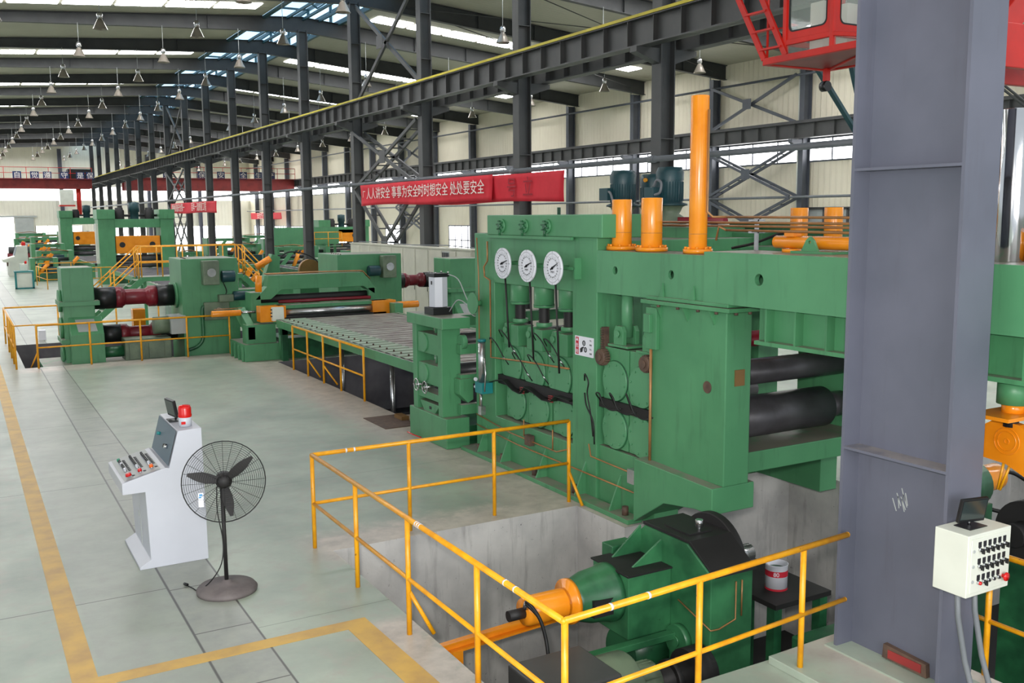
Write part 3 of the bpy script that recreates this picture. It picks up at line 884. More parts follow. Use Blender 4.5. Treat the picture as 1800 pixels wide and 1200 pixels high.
# fittings on the back panel
for y, f, mt, nm in ((Y1 - 0.3, 0.42, 'teal', 'key_switch'), (Y0 + 0.32, 0.55, 'black', 'switch_knob'), (Y0 + 0.26, 0.55, 'chrome', 'bezel')):
    p = slope_pt((1.95, 1.49), (1.84, 1.09), f)
    mb = MB(); mb.cyl((p[0] - 0.01, y, p[1]), (p[0] - 0.05, y, p[1] + 0.012), 0.02, n=12); mb.build(nm, mt, cd)
p = slope_pt((1.95, 1.49), (1.84, 1.09), 0.5)
mb = MB(); mb.bar((p[0] - 0.016, Y0 + 0.48, p[1] - 0.05), (p[0] + 0.006, Y0 + 0.48, p[1] + 0.05), 0.09, 0.006); mb.build('sticker', 'sign_white', cd)
mb = MB(); mb.box(1.585, 1.596, Y0 + 0.5, Y0 + 0.51, 0.12, 0.84); mb.box(1.57, 1.585, Y0 + 0.52, Y0 + 0.54, 0.45, 0.52); mb.build('door_seam', 'panel_light', cd)
bc = thing('warning_beacon', 'red warning beacon with a white base on top of the white control desk', 'warning light', (2.07, 10.98, 1.5))
MB().lathe((2.07, 10.98, 1.5), (0, 0, 1), [(0.0, 0), (0.07, 0), (0.072, 0.1), (0.06, 0.105)], 20).build('beacon_base', 'white', bc)
MB().lathe((2.07, 10.98, 1.6), (0, 0, 1), [(0.07, 0), (0.075, 0.02), (0.07, 0.04), (0.071, 0.1), (0.06, 0.13), (0.001, 0.14)], 20).build('dome', 'red', bc)
MB().box(2.015, 2.06, 10.905, 10.915, 1.53, 1.56).build('red_mark', 'red', bc)
dm = thing('desk_monitor', 'small dark monitor standing on the white control desk, turned to the left', 'monitor', (2.02, 11.3, 1.5))
mon(dm, (2.0, 11.36, 1.545), 0.26, 0.2, 0.035, 10, -80, 'screen')
MB().box(1.95, 2.12, 11.26, 11.46, 1.5, 1.506).build('foot_plate', 'black', dm)
MB().cyl((2.04, 11.36, 1.5), (2.04, 11.36, 1.57), 0.012, n=10).build('neck', 'chrome', dm)

# ================================================================== PEDESTAL FAN
fn = thing('pedestal_fan', 'black pedestal fan with a round wire cage and three blades beside the white desk', 'fan', (2.16, 9.68, 0))
def place(mb, R, T): mb.v = [tuple(R @ Vector(p) + T) for p in mb.v]; return mb
FC = Vector((2.165, 9.66, 1.165))
to_cam = (Vector((0.0, 0.0, 3.3)) - FC); to_cam.z *= 0.7; to_cam.normalize()
xh = Vector((0, 0, 1)).cross(to_cam).normalized(); up_ = to_cam.cross(xh)
RF = Matrix((xh, up_, to_cam)).transposed()        # local z looks out of the fan
RAD = 0.405
def ringpts(r, z, n=40): return [(r * cos(2 * pi * k / n), r * sin(2 * pi * k / n), z) for k in range(n + 1)]
cz = lambda r: 0.07 + 0.07 * (1 - (r / RAD) ** 2)
for sgn, nm in ((1, 'front_cage'), (-1, 'rear_cage')):
    mb = MB()
    for k in range(17):
        r = 0.075 + (RAD - 0.075) * k / 16
        mb.tube(ringpts(r, sgn * (cz(r) - 0.05)), 0.0012, 4)
    for k in range(12):
        a = 2 * pi * (k + (0.5 if sgn < 0 else 0)) / 12
        mb.tube([(r * cos(a), r * sin(a), sgn * (cz(r) - 0.047)) for r in (0.05, 0.15, 0.25, 0.34, RAD)], 0.002, 4)
    mb.v = [tuple(RF @ Vector(p) + FC) for p in mb.v]
    mb.build(nm, 'rubber', fn)
place(MB().tube(ringpts(RAD, 0.02), 0.006, 6), RF, FC).build('cage_rim', 'rubber', fn)
for ang in (165, 38, -80):
    mb = MB(); a = radians(ang)
    n = 9; top, bot = [], []
    for k in range(n):
        f = k / (n - 1); r = 0.05 + 0.31 * f
        wd = 0.016 + 0.036 * sin(pi * min(1, f * 0.8 + 0.12)) * (1 - f ** 6)
        tw = 0.35 - 0.2 * f
        for s_, L_ in ((1, top), (-1, bot)):
            x, y, z = r, s_ * wd, s_ * wd * tw
            L_.append((x * cos(a) - y * sin(a), x * sin(a) + y * cos(a), z))
    vs = top + bot + [(p[0], p[1], p[2] - 0.005) for p in top + bot]
    N = 2 * n; fs = []
    for k in range(n - 1):
        fs += [(k, k + 1, n + k + 1, n + k), (N + k, N + n + k, N + n + k + 1, N + k + 1), (k, N + k, N + k + 1, k + 1), (n + k, n + k + 1, N + n + k + 1, N + n + k)]
    fs += [(0, n, N + n, N), (n - 1, N + n - 1, N + 2 * n - 1, 2 * n - 1)]
    mb.add(vs, fs); place(mb, RF, FC).build('blade', 'matte_black', fn)
place(MB().lathe((0, 0, -0.02), (0, 0, 1), [(0.001, 0.06), (0.05, 0.055), (0.07, 0.03), (0.07, 0)], 20), RF, FC).build('hub', 'matte_black', fn)
place(MB().lathe((0, 0, -0.28), (0, 0, 1), [(0.001, 0), (0.07, 0.02), (0.085, 0.08), (0.085, 0.22), (0.07, 0.25)], 20), RF, FC).build('motor_housing', 'matte_black', fn)
back = FC - to_cam * 0.15
MB().cyl((2.16, 9.72, 0.08), (2.16, 9.74, 1.12), 0.021, n=14).build('pole', 'matte_black', fn)
MB().lathe((2.16, 9.72, 0), (0, 0, 1), [(0.0, 0), (0.3, 0), (0.305, 0.03), (0.28, 0.06), (0.16, 0.085), (0.05, 0.095), (0.045, 0.12), (0.0, 0.12)], 36).build('base', 'fanbase', fn)
place(MB().box(-0.25, -0.2, -0.23, -0.16, 0.055, 0.06).box(-0.25, -0.2, -0.155, -0.09, 0.062, 0.067), RF, FC).build('paper_tag', 'sign_white', fn)
place(MB().box(-0.24, -0.21, -0.12, -0.1, 0.068, 0.07).box(-0.245, -0.22, -0.14, -0.125, 0.068, 0.07), RF, FC).build('tag_print', 'bluetag', fn)
mb = MB(); mb.hose([(2.11, 9.74, 1.1), (2.1, 9.72, 0.85), (2.13, 9.67, 0.55), (2.1, 9.65, 0.32), (2.0, 9.72, 0.13), (1.9, 9.84, 0.014), (1.86, 9.95, 0.01), (1.83, 10.04, 0.01)], 0.006, 6)
cb = mb.build('power_cord', 'rubber', fn)
MB().cyl((1.83, 10.04, 0.018), (1.81, 10.09, 0.018), 0.016, n=8).build('plug', 'black', cb)

# ================================================================== GUARD RAILINGS
def railing(label, runs, posts, braces=(), h=1.1, base=0.0, mat='yellow', r=0.025, mid=0.53, low=None, bands=()):
    """runs: polylines (x, y) the rails follow; posts: (x, y)"""
    t = thing('guard_railing', label, 'railing', (posts[0][0], posts[0][1], base))
    for run in runs:
        for nm, z, rr in (('top_rail', h, r), ('mid_rail', mid, r * 0.8)) + ((('toe_rail', low, r * 0.8),) if low else ()):
            mb = MB()
            for p, q in zip(run, run[1:]): mb.cyl((p[0], p[1], base + z), (q[0], q[1], base + z), rr, n=10); mb.sphere((q[0], q[1], base + z), rr * 1.02, 5)
            mb.build(nm, mat, t)
    for p in posts:
        mb = MB(); mb.cyl((p[0], p[1], base), (p[0], p[1], base + h), r, n=10); mb.build('post', mat, t)
    for p, q in braces:
        mb = MB(); mb.cyl((p[0], p[1], base + 0.42), (q[0], q[1], base), r * 0.8, n=8); mb.build('brace', mat, t)
    for p, q in bands:
        mb = MB(); mb.cyl((p[0], p[1], base + h), (q[0], q[1], base + h), r * 1.06, n=10); mb.build('tape_band', 'sign_white', t)
    return t
railing('long yellow guard railing around the open pit in the foreground',
        [[(6.85, 10.5), (3.35, 10.5), (3.35, 5.2), (6.36, 5.45)]],
        [(3.35, 10.5), (4.55, 10.5), (5.72, 10.5), (6.85, 10.5), (3.35, 9.12), (3.35, 7.8), (3.35, 6.45), (3.36, 5.2), (4.62, 5.3), (5.82, 5.42)],
        [((6.85, 10.5), (6.9, 10.25)), ((3.35, 7.8), (3.55, 7.7))],
        bands=[((3.35, y, 0), (3.35, y - 0.018, 0)) for y in (7.6, 7.56, 7.52, 6.0, 5.85)] + [((x, 5.2 + (x - 3.35) * 0.083, 0), (x + 0.02, 5.202 + (x - 3.35) * 0.083, 0)) for x in (3.75, 4.1)] + [((3.75, 10.5), (3.77, 10.5)), ((3.85, 10.5), (3.87, 10.5))])
railing('yellow guard railing at the right edge behind the control box', [[(7.0, 5.4), (7.0, 2.0)]], [(7.0, 4.56), (7.0, 2.9)])
railing('short yellow railing beside the sunken opening under the roller table', [[(7.1, 23.45), (7.1, 18.6)]], [(7.1, y) for y in (23.45, 22.3, 21.15, 20.0, 18.6)],
        [((7.1, 21.15), (7.3, 20.8)), ((7.1, 22.3), (7.3, 22.0))])
railing('yellow railing along the front of the far pit before the green gear stand', [[(1.6, 27.2), (6.45, 27.2)]], [(1.6, 27.2), (2.85, 27.2), (4.1, 27.2), (5.3, 27.2), (6.45, 27.2)],
        [((1.6, 27.2), (1.45, 27.5))])
railing('yellow railing at the left end of the far pit, seen nearly end on', [[(1.1, 27.3), (1.1, 33.2), (6.9, 33.2)]], [(1.1, 27.3), (1.1, 28.4), (1.1, 29.6), (1.1, 31), (1.1, 33.2), (2.6, 33.2), (4.3, 33.2), (5.6, 33.2), (6.9, 33.2)])
railing('yellow railing around the sunken bay near the teal edged cabinet', [[(3.85, 61.5), (4.1, 57.5), (8.2, 57.5)], [(4.2, 65.0), (8.0, 65.0)]], [(3.85, 61.5), (4.1, 57.5), (5.4, 57.5), (6.8, 57.5), (8.2, 57.5), (4.2, 65.0), (6.0, 65.0), (8.0, 65.0)])

# ================================================================== THE NEAR LEVELLING PRESS
FX = 7.15
ml = thing('levelling_press', 'huge green levelling press with three white dial gauges in the centre right', 'press', (8.6, 9.5, 0))
for s, (xa, xb_) in enumerate(((FX, 7.6), (10.0, 10.4))):
    mb = MB()
    mb.prism('x', [(10.3, 0), (13.7, 0), (13.7, 3.52), (10.3, 3.52)], xa, xb_, [rect(10.87, 13.06, 0.68, 2.77)])
    mb.build('end_frame', 'green', ml, 0.01)
    mb = MB(); mb.box(xa + 0.04, xb_ - 0.04, 9.1, 10.3, 0, 0.78); mb.box(xa + 0.06, xb_, 9.1, 9.16, 0.78, 2.6); mb.build('lower_sill', 'green', ml, 0.008)
# base flange, gussets, foundation nuts
mb = MB(); mb.box(6.93, FX, 9.3, 13.85, 0, 0.06); fl_ = mb.build('base_flange', 'green', ml, 0.006)
for y in (13.35, 12.6, 11.55, 10.55, 9.75):
    mb = MB(); mb.prism('y', [(FX, 0.06), (6.97, 0.06), (FX, 0.5)], y - 0.012, y + 0.012); mb.build('gusset', 'green', ml)
for y in (13.5, 12.75, 11.8, 10.75, 9.6):
    mb = MB(); mb.cyl((7.04, y - 0.1, 0.06), (7.04, y - 0.1, 0.17), 0.045, n=6); mb.build('foundation_nut', 'rust', ml)
# box on top with valve flanges
mb = MB(); mb.box(7.1, 7.75, 10.12, 13.18, 3.5, 3.8); mb.build('top_box', 'green', ml, 0.012)
mb = MB(); mb.box(7.07, 7.12, 10.8, 13.2, 3.46, 3.5); mb.build('top_box_lip', 'green', ml)
for y in (12.7, 12.03, 11.42):
    mb = MB(); mb.cyl((7.1, y, 3.64), (7.07, y, 3.64), 0.1, n=20); p = mb.build('valve_flange', 'green', ml)
    mb = MB()
    for k in range(6): a = pi * k / 3 + 0.3; mb.cyl((7.08, y + 0.07 * cos(a), 3.64 + 0.07 * sin(a)), (7.03, y + 0.07 * cos(a), 3.64 + 0.07 * sin(a)), 0.014, n=6)
    mb.cyl((7.08, y, 3.64), (7.03, y, 3.64), 0.035, n=10); mb.cyl((7.06, y + 0.02, 3.6), (7.06, y + 0.02, 3.5), 0.02, n=8)
    mb.build('bolts', 'green_dark', p)
# dial gauges
for i, (y, z) in enumerate(((12.36, 3.1), (11.66, 3.09), (10.98, 3.09))):
    gx = 6.9
    mb = MB(); mb.cyl((gx, y, z), (gx + 0.03, y, z), 0.225, n=48); g = mb.build('dial_gauge', 'sign_white', ml)
    mb = MB()
    for k in range(48):
        a0, a1 = 2 * pi * k / 48, 2 * pi * (k + 1) / 48
        for r, w in ((0.152, 0.0015), (0.19, 0.0025)):
            mb.quad((gx - 0.002, y + r * cos(a0), z + r * sin(a0)), (gx - 0.002, y + r * cos(a1), z + r * sin(a1)),
                    (gx - 0.002, y + (r + w) * cos(a1), z + (r + w) * sin(a1)), (gx - 0.002, y + (r + w) * cos(a0), z + (r + w) * sin(a0)))
    for k in range(60):
        a = 2 * pi * k / 60; r0_, r1_ = (0.188, 0.203) if k % 5 else (0.15, 0.188)
        d = Vector((0, cos(a), sin(a))); e = Vector((0, -sin(a), cos(a))) * 0.0009; c = Vector((gx - 0.002, y, z))
        mb.quad(c + d * r0_ - e, c + d * r1_ - e, c + d * r1_ + e, c + d * r0_ + e)
    for k in range(8):
        a = 2 * pi * k / 8; d = Vector((0, cos(a), sin(a))); c = Vector((gx - 0.003, y, z)); e = Vector((0, -sin(a), cos(a))) * 0.003
        mb.quad(c + d * 0.2 - e, c + d * 0.228 - e, c + d * 0.228 + e, c + d * 0.2 + e)
    mb.build('scale_marks', 'ink', g)
    for k in range(20):
        a = 2 * pi * k / 20
        text(str(5 * k), 0.032, (gx - 0.002, y - 0.126 * sin(a), z + 0.126 * cos(a)), (0, -1, 0), (0, 0, 1), 'numeral', 'ink', g, extrude=0.0005)
    text('MM', 0.045, (gx - 0.002, y, z - 0.055), (0, -1, 0), (0, 0, 1), 'unit_lettering', 'ink', g, sx=1.3, extrude=0.0005)
    mb = MB(); t_ = radians((17, 22, 27)[i]); d = Vector((0, -cos(t_), sin(t_))); e = Vector((0, sin(t_), cos(t_))); c = Vector((gx - 0.008, y, z))
    mb.add([c - d * 0.05 - e * 0.012, c - d * 0.05 + e * 0.012, c + d * 0.03 + e * 0.014, c + d * 0.19, c + d * 0.03 - e * 0.014], [(0, 1, 2, 3, 4)])
    mb.cyl(c, c + Vector((0.01, 0, 0)), 0.02, n=14); mb.build('needle', 'ink', g)
    mb = MB(); mb.box(FX - 0.1, FX, y - 0.32, y - 0.29, z - 0.14, z + 0.14); mb.box(FX - 0.1, FX - 0.07, y - 0.3, y - 0.02, z - 0.02, z + 0.02); mb.cyl((gx + 0.03, y, z), (FX, y, z), 0.03, n=10)
    mb.build('gauge_bracket', 'green', ml)
    mb = MB(); mb.cyl((gx + 0.05, y + 0.0, z - 0.2), (gx + 0.12, y + 0.02, 1.85 - 0.1 * i), 0.014, n=8); mb.build('gauge_rod', 'matte_black', ml)
# screwdown cylinders, bellows, clevises and bearing chocks of the three roll bay
for i, y in enumerate((12.66, 11.97, 11.3)):
    xc = 7.38
    MB().lathe((xc, y, 2.46), (0, 0, 1), [(0.0, 0.0), (0.155, 0), (0.155, 0.05), (0.15, 0.05), (0.15, 0.31)], 28).build('screwdown_cylinder', 'green', ml)
    MB().cyl((xc, y, 2.49), (xc, y, 2.505), 0.157, n=28).build('cylinder_seam', 'green_dark', ml)
    prof_ = [(0.0, 0)]
    for k in range(11): prof_ += [(0.088, k * 0.021), (0.07, k * 0.021 + 0.011)]
    prof_ += [(0.088, 0.231), (0.0, 0.235)]
    MB().lathe((xc, y, 2.235), (0, 0, 1), prof_, 18).build('bellows', 'matte_black', ml)
    mb = MB(); mb.cyl((xc, y, 2.18), (xc, y, 2.24), 0.12, n=18); mb.prism('x', [(y + 0.06, 1.84), (y + 0.2, 1.84), (y + 0.2, 2.1), (y + 0.17, 2.17), (y + 0.09, 2.17), (y + 0.06, 2.1)], 7.2, 7.5)
    mb.box(7.22, 7.5, y - 0.19, y + 0.02, 1.84, 2.15); mb.build('clevis', 'green', ml, 0.006)
    mb = MB(); mb.cyl((7.19, y + 0.13, 2.06), (7.17, y + 0.13, 2.06), 0.05, n=14); mb.build('clevis_pin', 'green_pale', ml)
def chock(yc, zc, r, z0, z1, half, xo, name='bearing_chock'):
    mb = MB(); mb.box(xo, xo + 0.3, yc - half, yc + half, z0, z1); c = mb.build(name, 'green', ml, 0.006)
    mb = MB(); mb.cyl((xo, yc, zc), (xo - 0.03, yc, zc), r, n=40)
    for k in range(8):
        a = pi * k / 4 + 0.2; mb.cyl((xo - 0.03, yc + (r - 0.04) * cos(a), zc + (r - 0.04) * sin(a)), (xo - 0.045, yc + (r - 0.04) * cos(a), zc + (r - 0.04) * sin(a)), 0.014, n=6)
    mb.build('bearing_cover', 'green_pale', c)
    MB().tube([(xo - 0.004, yc + (r + 0.004) * cos(2 * pi * k / 40), zc + (r + 0.004) * sin(2 * pi * k / 40)) for k in range(41)], 0.008, 5).build('cover_edge_shade', 'green_dark', c)  # dark ring painted in for the shadow line around the cover
    return c
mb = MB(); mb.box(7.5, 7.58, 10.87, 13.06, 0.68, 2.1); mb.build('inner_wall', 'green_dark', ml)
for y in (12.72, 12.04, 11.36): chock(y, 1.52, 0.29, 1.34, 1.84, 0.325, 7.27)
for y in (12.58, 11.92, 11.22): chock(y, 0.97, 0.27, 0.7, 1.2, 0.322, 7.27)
mb = MB(); pts = [(13.3, 1.17), (12.95, 1.27), (12.75, 1.3), (12.45, 1.19), (12.25, 1.17), (12.1, 1.29), (11.95, 1.27), (11.6, 1.18), (11.4, 1.19), (11.25, 1.29), (10.88, 1.28)]
for p, q in zip(pts, pts[1:]): mb.add([(7.1, p[0], p[1]), (7.1, q[0], q[1]), (7.3, q[0], q[1]), (7.3, p[0], p[1]), (7.1, p[0], p[1] - 0.012), (7.1, q[0], q[1] - 0.012), (7.3, q[0], q[1] - 0.012), (7.3, p[0], p[1] - 0.012)], [(0, 1, 2, 3), (7, 6, 5, 4), (0, 4, 5, 1)])
mb.build('rubber_apron', 'rubber', ml)
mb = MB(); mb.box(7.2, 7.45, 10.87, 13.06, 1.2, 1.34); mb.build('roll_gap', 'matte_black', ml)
for y in (12.25, 11.45):
    mb = MB()
    for k in range(4): mb.cyl((7.16, y + 0.06, 1.16 + 0.028 * k), (7.16, y - 0.06, 1.17 + 0.028 * k), 0.009, n=6)
    mb.build('red_spring', 'crane_dull', ml)
for i, (y, z) in enumerate(((12.6, 1.9), (12.2, 1.6), (11.75, 1.62), (11.3, 1.9), (12.9, 1.75), (11.6, 1.95))):
    mb = MB(); mb.hose([(7.18, y + 0.28, z + 0.05), (7.08, y + 0.2, z + 0.16), (7.04, y + 0.05, z + 0.17), (7.05, y - 0.1, z + 0.08), (7.12, y - 0.17, z - 0.1), (7.2, y - 0.18, z - 0.22)], 0.009, 6); mb.build('grease_hose', 'rubber', ml)
    mb = MB(); mb.cyl((7.12, y - 0.17, z - 0.1), (7.17, y - 0.18, z - 0.17), 0.013, n=6); mb.build('hose_fitting', 'metal', ml)
# the two roll bay with clevises, rods and pinions
for y, h in ((9.98, 0.265), (9.42, 0.265)):
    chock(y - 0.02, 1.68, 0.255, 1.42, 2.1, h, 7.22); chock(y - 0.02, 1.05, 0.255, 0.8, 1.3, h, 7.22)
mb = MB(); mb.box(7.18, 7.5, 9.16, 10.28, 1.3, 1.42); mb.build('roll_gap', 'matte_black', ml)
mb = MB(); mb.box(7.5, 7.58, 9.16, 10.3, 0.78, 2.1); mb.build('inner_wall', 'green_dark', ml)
for y, z in ((9.92, 2.12), (9.32, 2.1)):
    mb = MB(); mb.box(7.2, 7.5, y - 0.22, y + 0.2, z, z + 0.03)
    for x in (7.22, 7.42):
        mb.prism('x', [(y + 0.1, z + 0.03), (y - 0.1, z + 0.03), (y - 0.1, z + 0.2), (y - 0.06, z + 0.27), (y + 0.06, z + 0.27), (y + 0.1, z + 0.2)], x, x + 0.06)
    mb.build('clevis', 'green', ml, 0.005)
    MB().cyl((7.21, y, z + 0.17), (7.19, y, z + 0.17), 0.05, n=6).build('clevis_pin', 'green_pale', ml)
    MB().cyl((7.36, y, z + 0.12), (7.36, y, 2.9), 0.075, n=18).build('pull_rod', 'green_pale', ml)
for y, z in ((10.17, 1.97), (9.24, 2.0)):
    mb = MB()
    for k in range(18):
        a = 2 * pi * k / 18; mb.box(7.12, 7.2, y + 0.1 * cos(a) - 0.009, y + 0.1 * cos(a) + 0.009, z + 0.1 * sin(a) - 0.009, z + 0.1 * sin(a) + 0.009)
    mb.cyl((7.1, y, z), (7.2, y, z), 0.095, n=24); mb.cyl((7.08, y, z), (7.1, y, z), 0.05, n=16); mb.build('pinion', 'rust', ml)
mb = MB(); mb.box(7.2, 7.28, 10.2, 10.26, 1.86, 2.35)
for k in range(16): mb.box(7.18, 7.2, 10.2, 10.26, 1.87 + k * 0.03, 1.885 + k * 0.03)
mb.build('gear_rack', 'rust', ml)
for i, y in enumerate((10.05, 9.75, 9.4)):
    mb = MB(); mb.hose([(7.16, y + 0.15, 1.38), (7.04, y + 0.1, 1.5 + 0.05 * i), (7.02, y, 1.52), (7.05, y - 0.06, 1.38), (7.08, y - 0.2, 1.33), (7.16, y - 0.3, 1.36)], 0.01, 6); mb.build('grease_hose', 'rubber', ml)
mb = MB(); mb.hose([(7.1, 10.5, 1.62), (7.05, 10.42, 1.72), (7.05, 10.34, 1.62), (7.06, 10.38, 1.46), (7.08, 10.33, 1.2), (7.1, 10.3, 0.9)], 0.011, 6); mb.build('grease_hose', 'rubber', ml)
mb = MB(); mb.hose([(7.1, 10.5, 1.45), (7.06, 10.4, 1.3), (7.08, 10.27, 1.1), (7.1, 10.27, 0.8)], 0.011, 6); mb.build('grease_hose', 'rubber', ml)
# big side housing with its cap plate
mb = MB(); mb.box(FX, 7.52, 7.85, 9.16, 0.8, 2.76); mb.build('side_housing', 'green', ml, 0.012)
mb = MB(); mb.prism('x', [(9.28, 0.04), (9.28, 0.84), (7.86, 0.8), (7.86, 0.5), (8.15, 0.5), (8.7, 0.42)], 7.0, 7.62); mb.build('lower_housing', 'green', ml, 0.01)
mb = MB(); mb.box(7.06, 7.66, 7.72, 9.26, 2.745, 2.79); mb.box(7.1, 7.62, 7.78, 9.2, 2.795, 2.835); cp = mb.build('cap_plate', 'green', ml, 0.005)
mb = MB()
for y in (8.95, 8.6, 8.25, 7.95): mb.cyl((7.09, y, 2.715), (7.09, y, 2.75), 0.022, n=6)
for x in (7.2, 7.4, 7.6): mb.cyl((x, 7.76, 2.715), (x, 7.76, 2.75), 0.022, n=6)
mb.build('cap_bolts', 'rust', cp)
for y in (8.98, 8.5, 8.05):
    mb = MB(); mb.prism('y', [(FX, 2.74), (7.07, 2.74), (FX, 2.58)], y - 0.01, y + 0.01); mb.build('gusset', 'green', ml)
for y in (9.0, 8.45):
    mb = MB(); mb.prism('x', [(y, 2.835), (y - 0.1, 2.835), (y - 0.08, 3.0)], 7.12, 7.14); mb.build('gusset', 'green', ml)
mb = MB(); mb.cyl((FX + 0.001, 8.14, 1.88), (FX - 0.003, 8.14, 1.88), 0.07, n=24); mb.build('round_opening', 'rust', ml)
mb = MB(); mb.box(7.28, 7.42, 7.838, 7.85, 1.92, 2.1); mb.build('maker_plate', 'bronze', ml)
mb = MB(); mb.box(7.06, 7.15, 9.08, 9.2, 2.4, 2.62); mb.box(7.1, 7.15, 9.0, 9.2, 2.2, 2.7); mb.build('stop_block', 'green', ml, 0.005)
mb = MB(); mb.tube([(7.12, 9.12, 2.35), (7.12, 9.12, 1.4), (7.12, 9.12, 0.83)], 0.018, 8); mb.build('copper_pipe', 'copper', ml)
# long upper beams with holes
for s, (xa, xb_) in enumerate(((FX, 7.75), (9.6, 10.2))):
    mb = MB()
    mb.prism('x', [(10.3, 2.8), (10.3, 3.34), (8.2, 3.34), (8.2, 2.8)], xa, xa + 0.04, [circ(9.9, 3.1, 0.052), circ(8.8, 3.1, 0.052)])
    mb.box(xa + 0.04, xb_, 8.2, 10.3, 3.3, 3.34); mb.box(xa + 0.04, xb_, 8.2, 10.3, 2.8, 2.84); mb.box(xb_ - 0.04, xb_, 8.2, 10.3, 2.8, 3.34)
    mb.prism('x', [(8.2, 2.83), (8.2, 3.385), (2.2, 3.385), (2.2, 2.83)], xa - 0.03, xa + 0.03, [circ(7.35, 3.12, 0.062)])
    mb.box(xa + 0.03, xb_ + 0.1, 2.2, 8.2, 3.34, 3.385); mb.box(xa + 0.03, xb_ + 0.1, 2.2, 8.2, 2.83, 2.87); mb.box(xb_ + 0.06, xb_ + 0.1, 2.2, 8.2, 2.83, 3.385)
    mb.build('carriage_beam', 'green_pale', ml)
    mb = MB(); mb.box(xa + 0.14, xa + 0.18, 2.2, 7.5, 2.46, 2.83); mb.box(xa + 0.02, xb_, 2.2, 7.45, 2.44, 2.48)
    for k in range(13):
        y = 7.3 - 0.4 * k; mb.box(xa + 0.03, xa + 0.5, y - 0.012, y + 0.012, 2.48, 2.83)
    mb.build('ribbed_girder', 'green', ml)
mb = MB(); mb.box(7.85, 9.57, 2.2, 8.2, 3.3, 3.36); mb.build('deck_plate', 'green', ml)
# rolls at the entry
MB().cyl((7.55, 8.5, 1.92), (9.95, 8.5, 1.92), 0.155, n=32).build('entry_roll', 'rollsteel', ml)
mb = MB(); mb.cyl((7.55, 8.5, 1.38), (9.35, 8.5, 1.38), 0.25, n=40); mb.cyl((9.35, 8.5, 1.38), (9.7, 8.5, 1.38), 0.16, n=24); mb.build('back_up_roll', 'rollsteel', ml)
MB().cyl((7.55, 8.9, 2.25), (9.95, 8.9, 2.25), 0.1, n=24).build('red_roll', 'shaft_red', ml)
mb = MB(); mb.box(9.7, 10.15, 7.85, 9.25, 0.75, 2.75); mb.build('far_housing', 'green', ml, 0.012)
mb = MB(); mb.box(7.52, 9.7, 8.05, 8.9, 0.84, 1.08); mb.build('cross_box', 'green', ml, 0.01)
for q in ((7.6, 10.0, 10.32, 10.5, 0.0, 0.7), (7.6, 10.0, 13.3, 13.6, 0, 0.9), (7.6, 10, 10.4, 13.6, 3.2, 3.45), (7.6, 10, 12.0, 12.4, 2.85, 3.2)):
    MB().box(*q).build('cross_beam', 'green', ml, 0.01)
for k in range(6):
    y = 12.9 - 0.5 * k
    mb = MB(); mb.cyl((7.55, y, 1.25 if k % 2 else 0.98), (10.0, y, 1.25 if k % 2 else 0.98), 0.13, n=18); mb.build('work_roll', 'rollsteel', ml)
# copper lubrication pipework on the face
for pts in ([(7.11, 13.55, 3.45), (7.11, 13.5, 2.9), (7.11, 13.5, 0.6)], [(7.11, 13.2, 3.4), (7.11, 13.2, 3.1), (7.11, 13.32, 3.0), (7.11, 13.3, 2.85), (7.11, 13.12, 2.8), (7.11, 13.12, 1.6), (7.11, 12.2, 1.66), (7.11, 10.9, 1.72)],
            [(7.1, 13.6, 0.62), (7.1, 12.5, 0.52), (7.1, 11.2, 0.5), (7.1, 10.9, 0.6)], [(7.1, 13.6, 0.45), (7.1, 12.3, 0.38), (7.1, 9.4, 0.36)],
            [(7.1, 10.4, 0.78), (7.1, 10.35, 0.62), (7.1, 9.5, 0.6)], [(7.1, 12.1, 0.8), (7.1, 12.1, 0.55)], [(7.1, 11.3, 0.8), (7.1, 11.3, 0.5)]):
    mb = MB(); mb.tube(pts, 0.011 if len(pts) < 8 else 0.014, 6); mb.build('copper_pipe', 'copper', ml)
mb = MB(); mb.box(7.05, 7.13, 11.85, 12.0, 0.45, 0.6); mb.build('pipe_manifold', 'rust', ml)
mb = MB(); mb.box(7.05, 7.13, 9.32, 9.48, 0.48, 0.66); mb.build('pipe_manifold', 'metal', ml)
# hand lubricator on the left post
mb = MB(); mb.cyl((7.02, 13.25, 1.2), (7.02, 13.25, 1.84), 0.06, n=20); lb = mb.build('lubricator', 'metal', ml)
mb = MB(); mb.cyl((7.02, 13.25, 1.84), (7.02, 13.25, 1.88), 0.068, n=20); mb.build('top_cap', 'teal', lb); mb = MB(); mb.box(6.95, 7.14, 13.12, 13.36, 1.03, 1.2); mb.build('pump_head', 'teal', lb)
mb = MB(); mb.tube([(6.96, 13.06, 1.08), (6.96, 13.02, 1.35), (6.98, 13.08, 1.6)], 0.013, 8); mb.cyl((7.0, 13.25, 1.03), (7.0, 13.25, 0.8), 0.02, n=8); mb.box(6.97, 7.05, 13.2, 13.3, 0.68, 0.82); mb.build('pump_lever', 'metal', lb)
mb = MB(); mb.cyl((7.0, 13.42, 1.22), (7.0, 13.45, 1.22), 0.03, n=10); mb.cyl((7.0, 13.42, 1.1), (7.0, 13.45, 1.1), 0.025, n=10); mb.build('pressure_knob', 'sign_white', lb)
mb = MB(); mb.cyl((7.15, 13.52, 2.42), (7.02, 13.52, 2.42), 0.05, n=12); mb.cyl((7.02, 13.52, 2.42), (7.0, 13.52, 2.42), 0.17, n=28); mb.build('round_cover', 'green', ml)
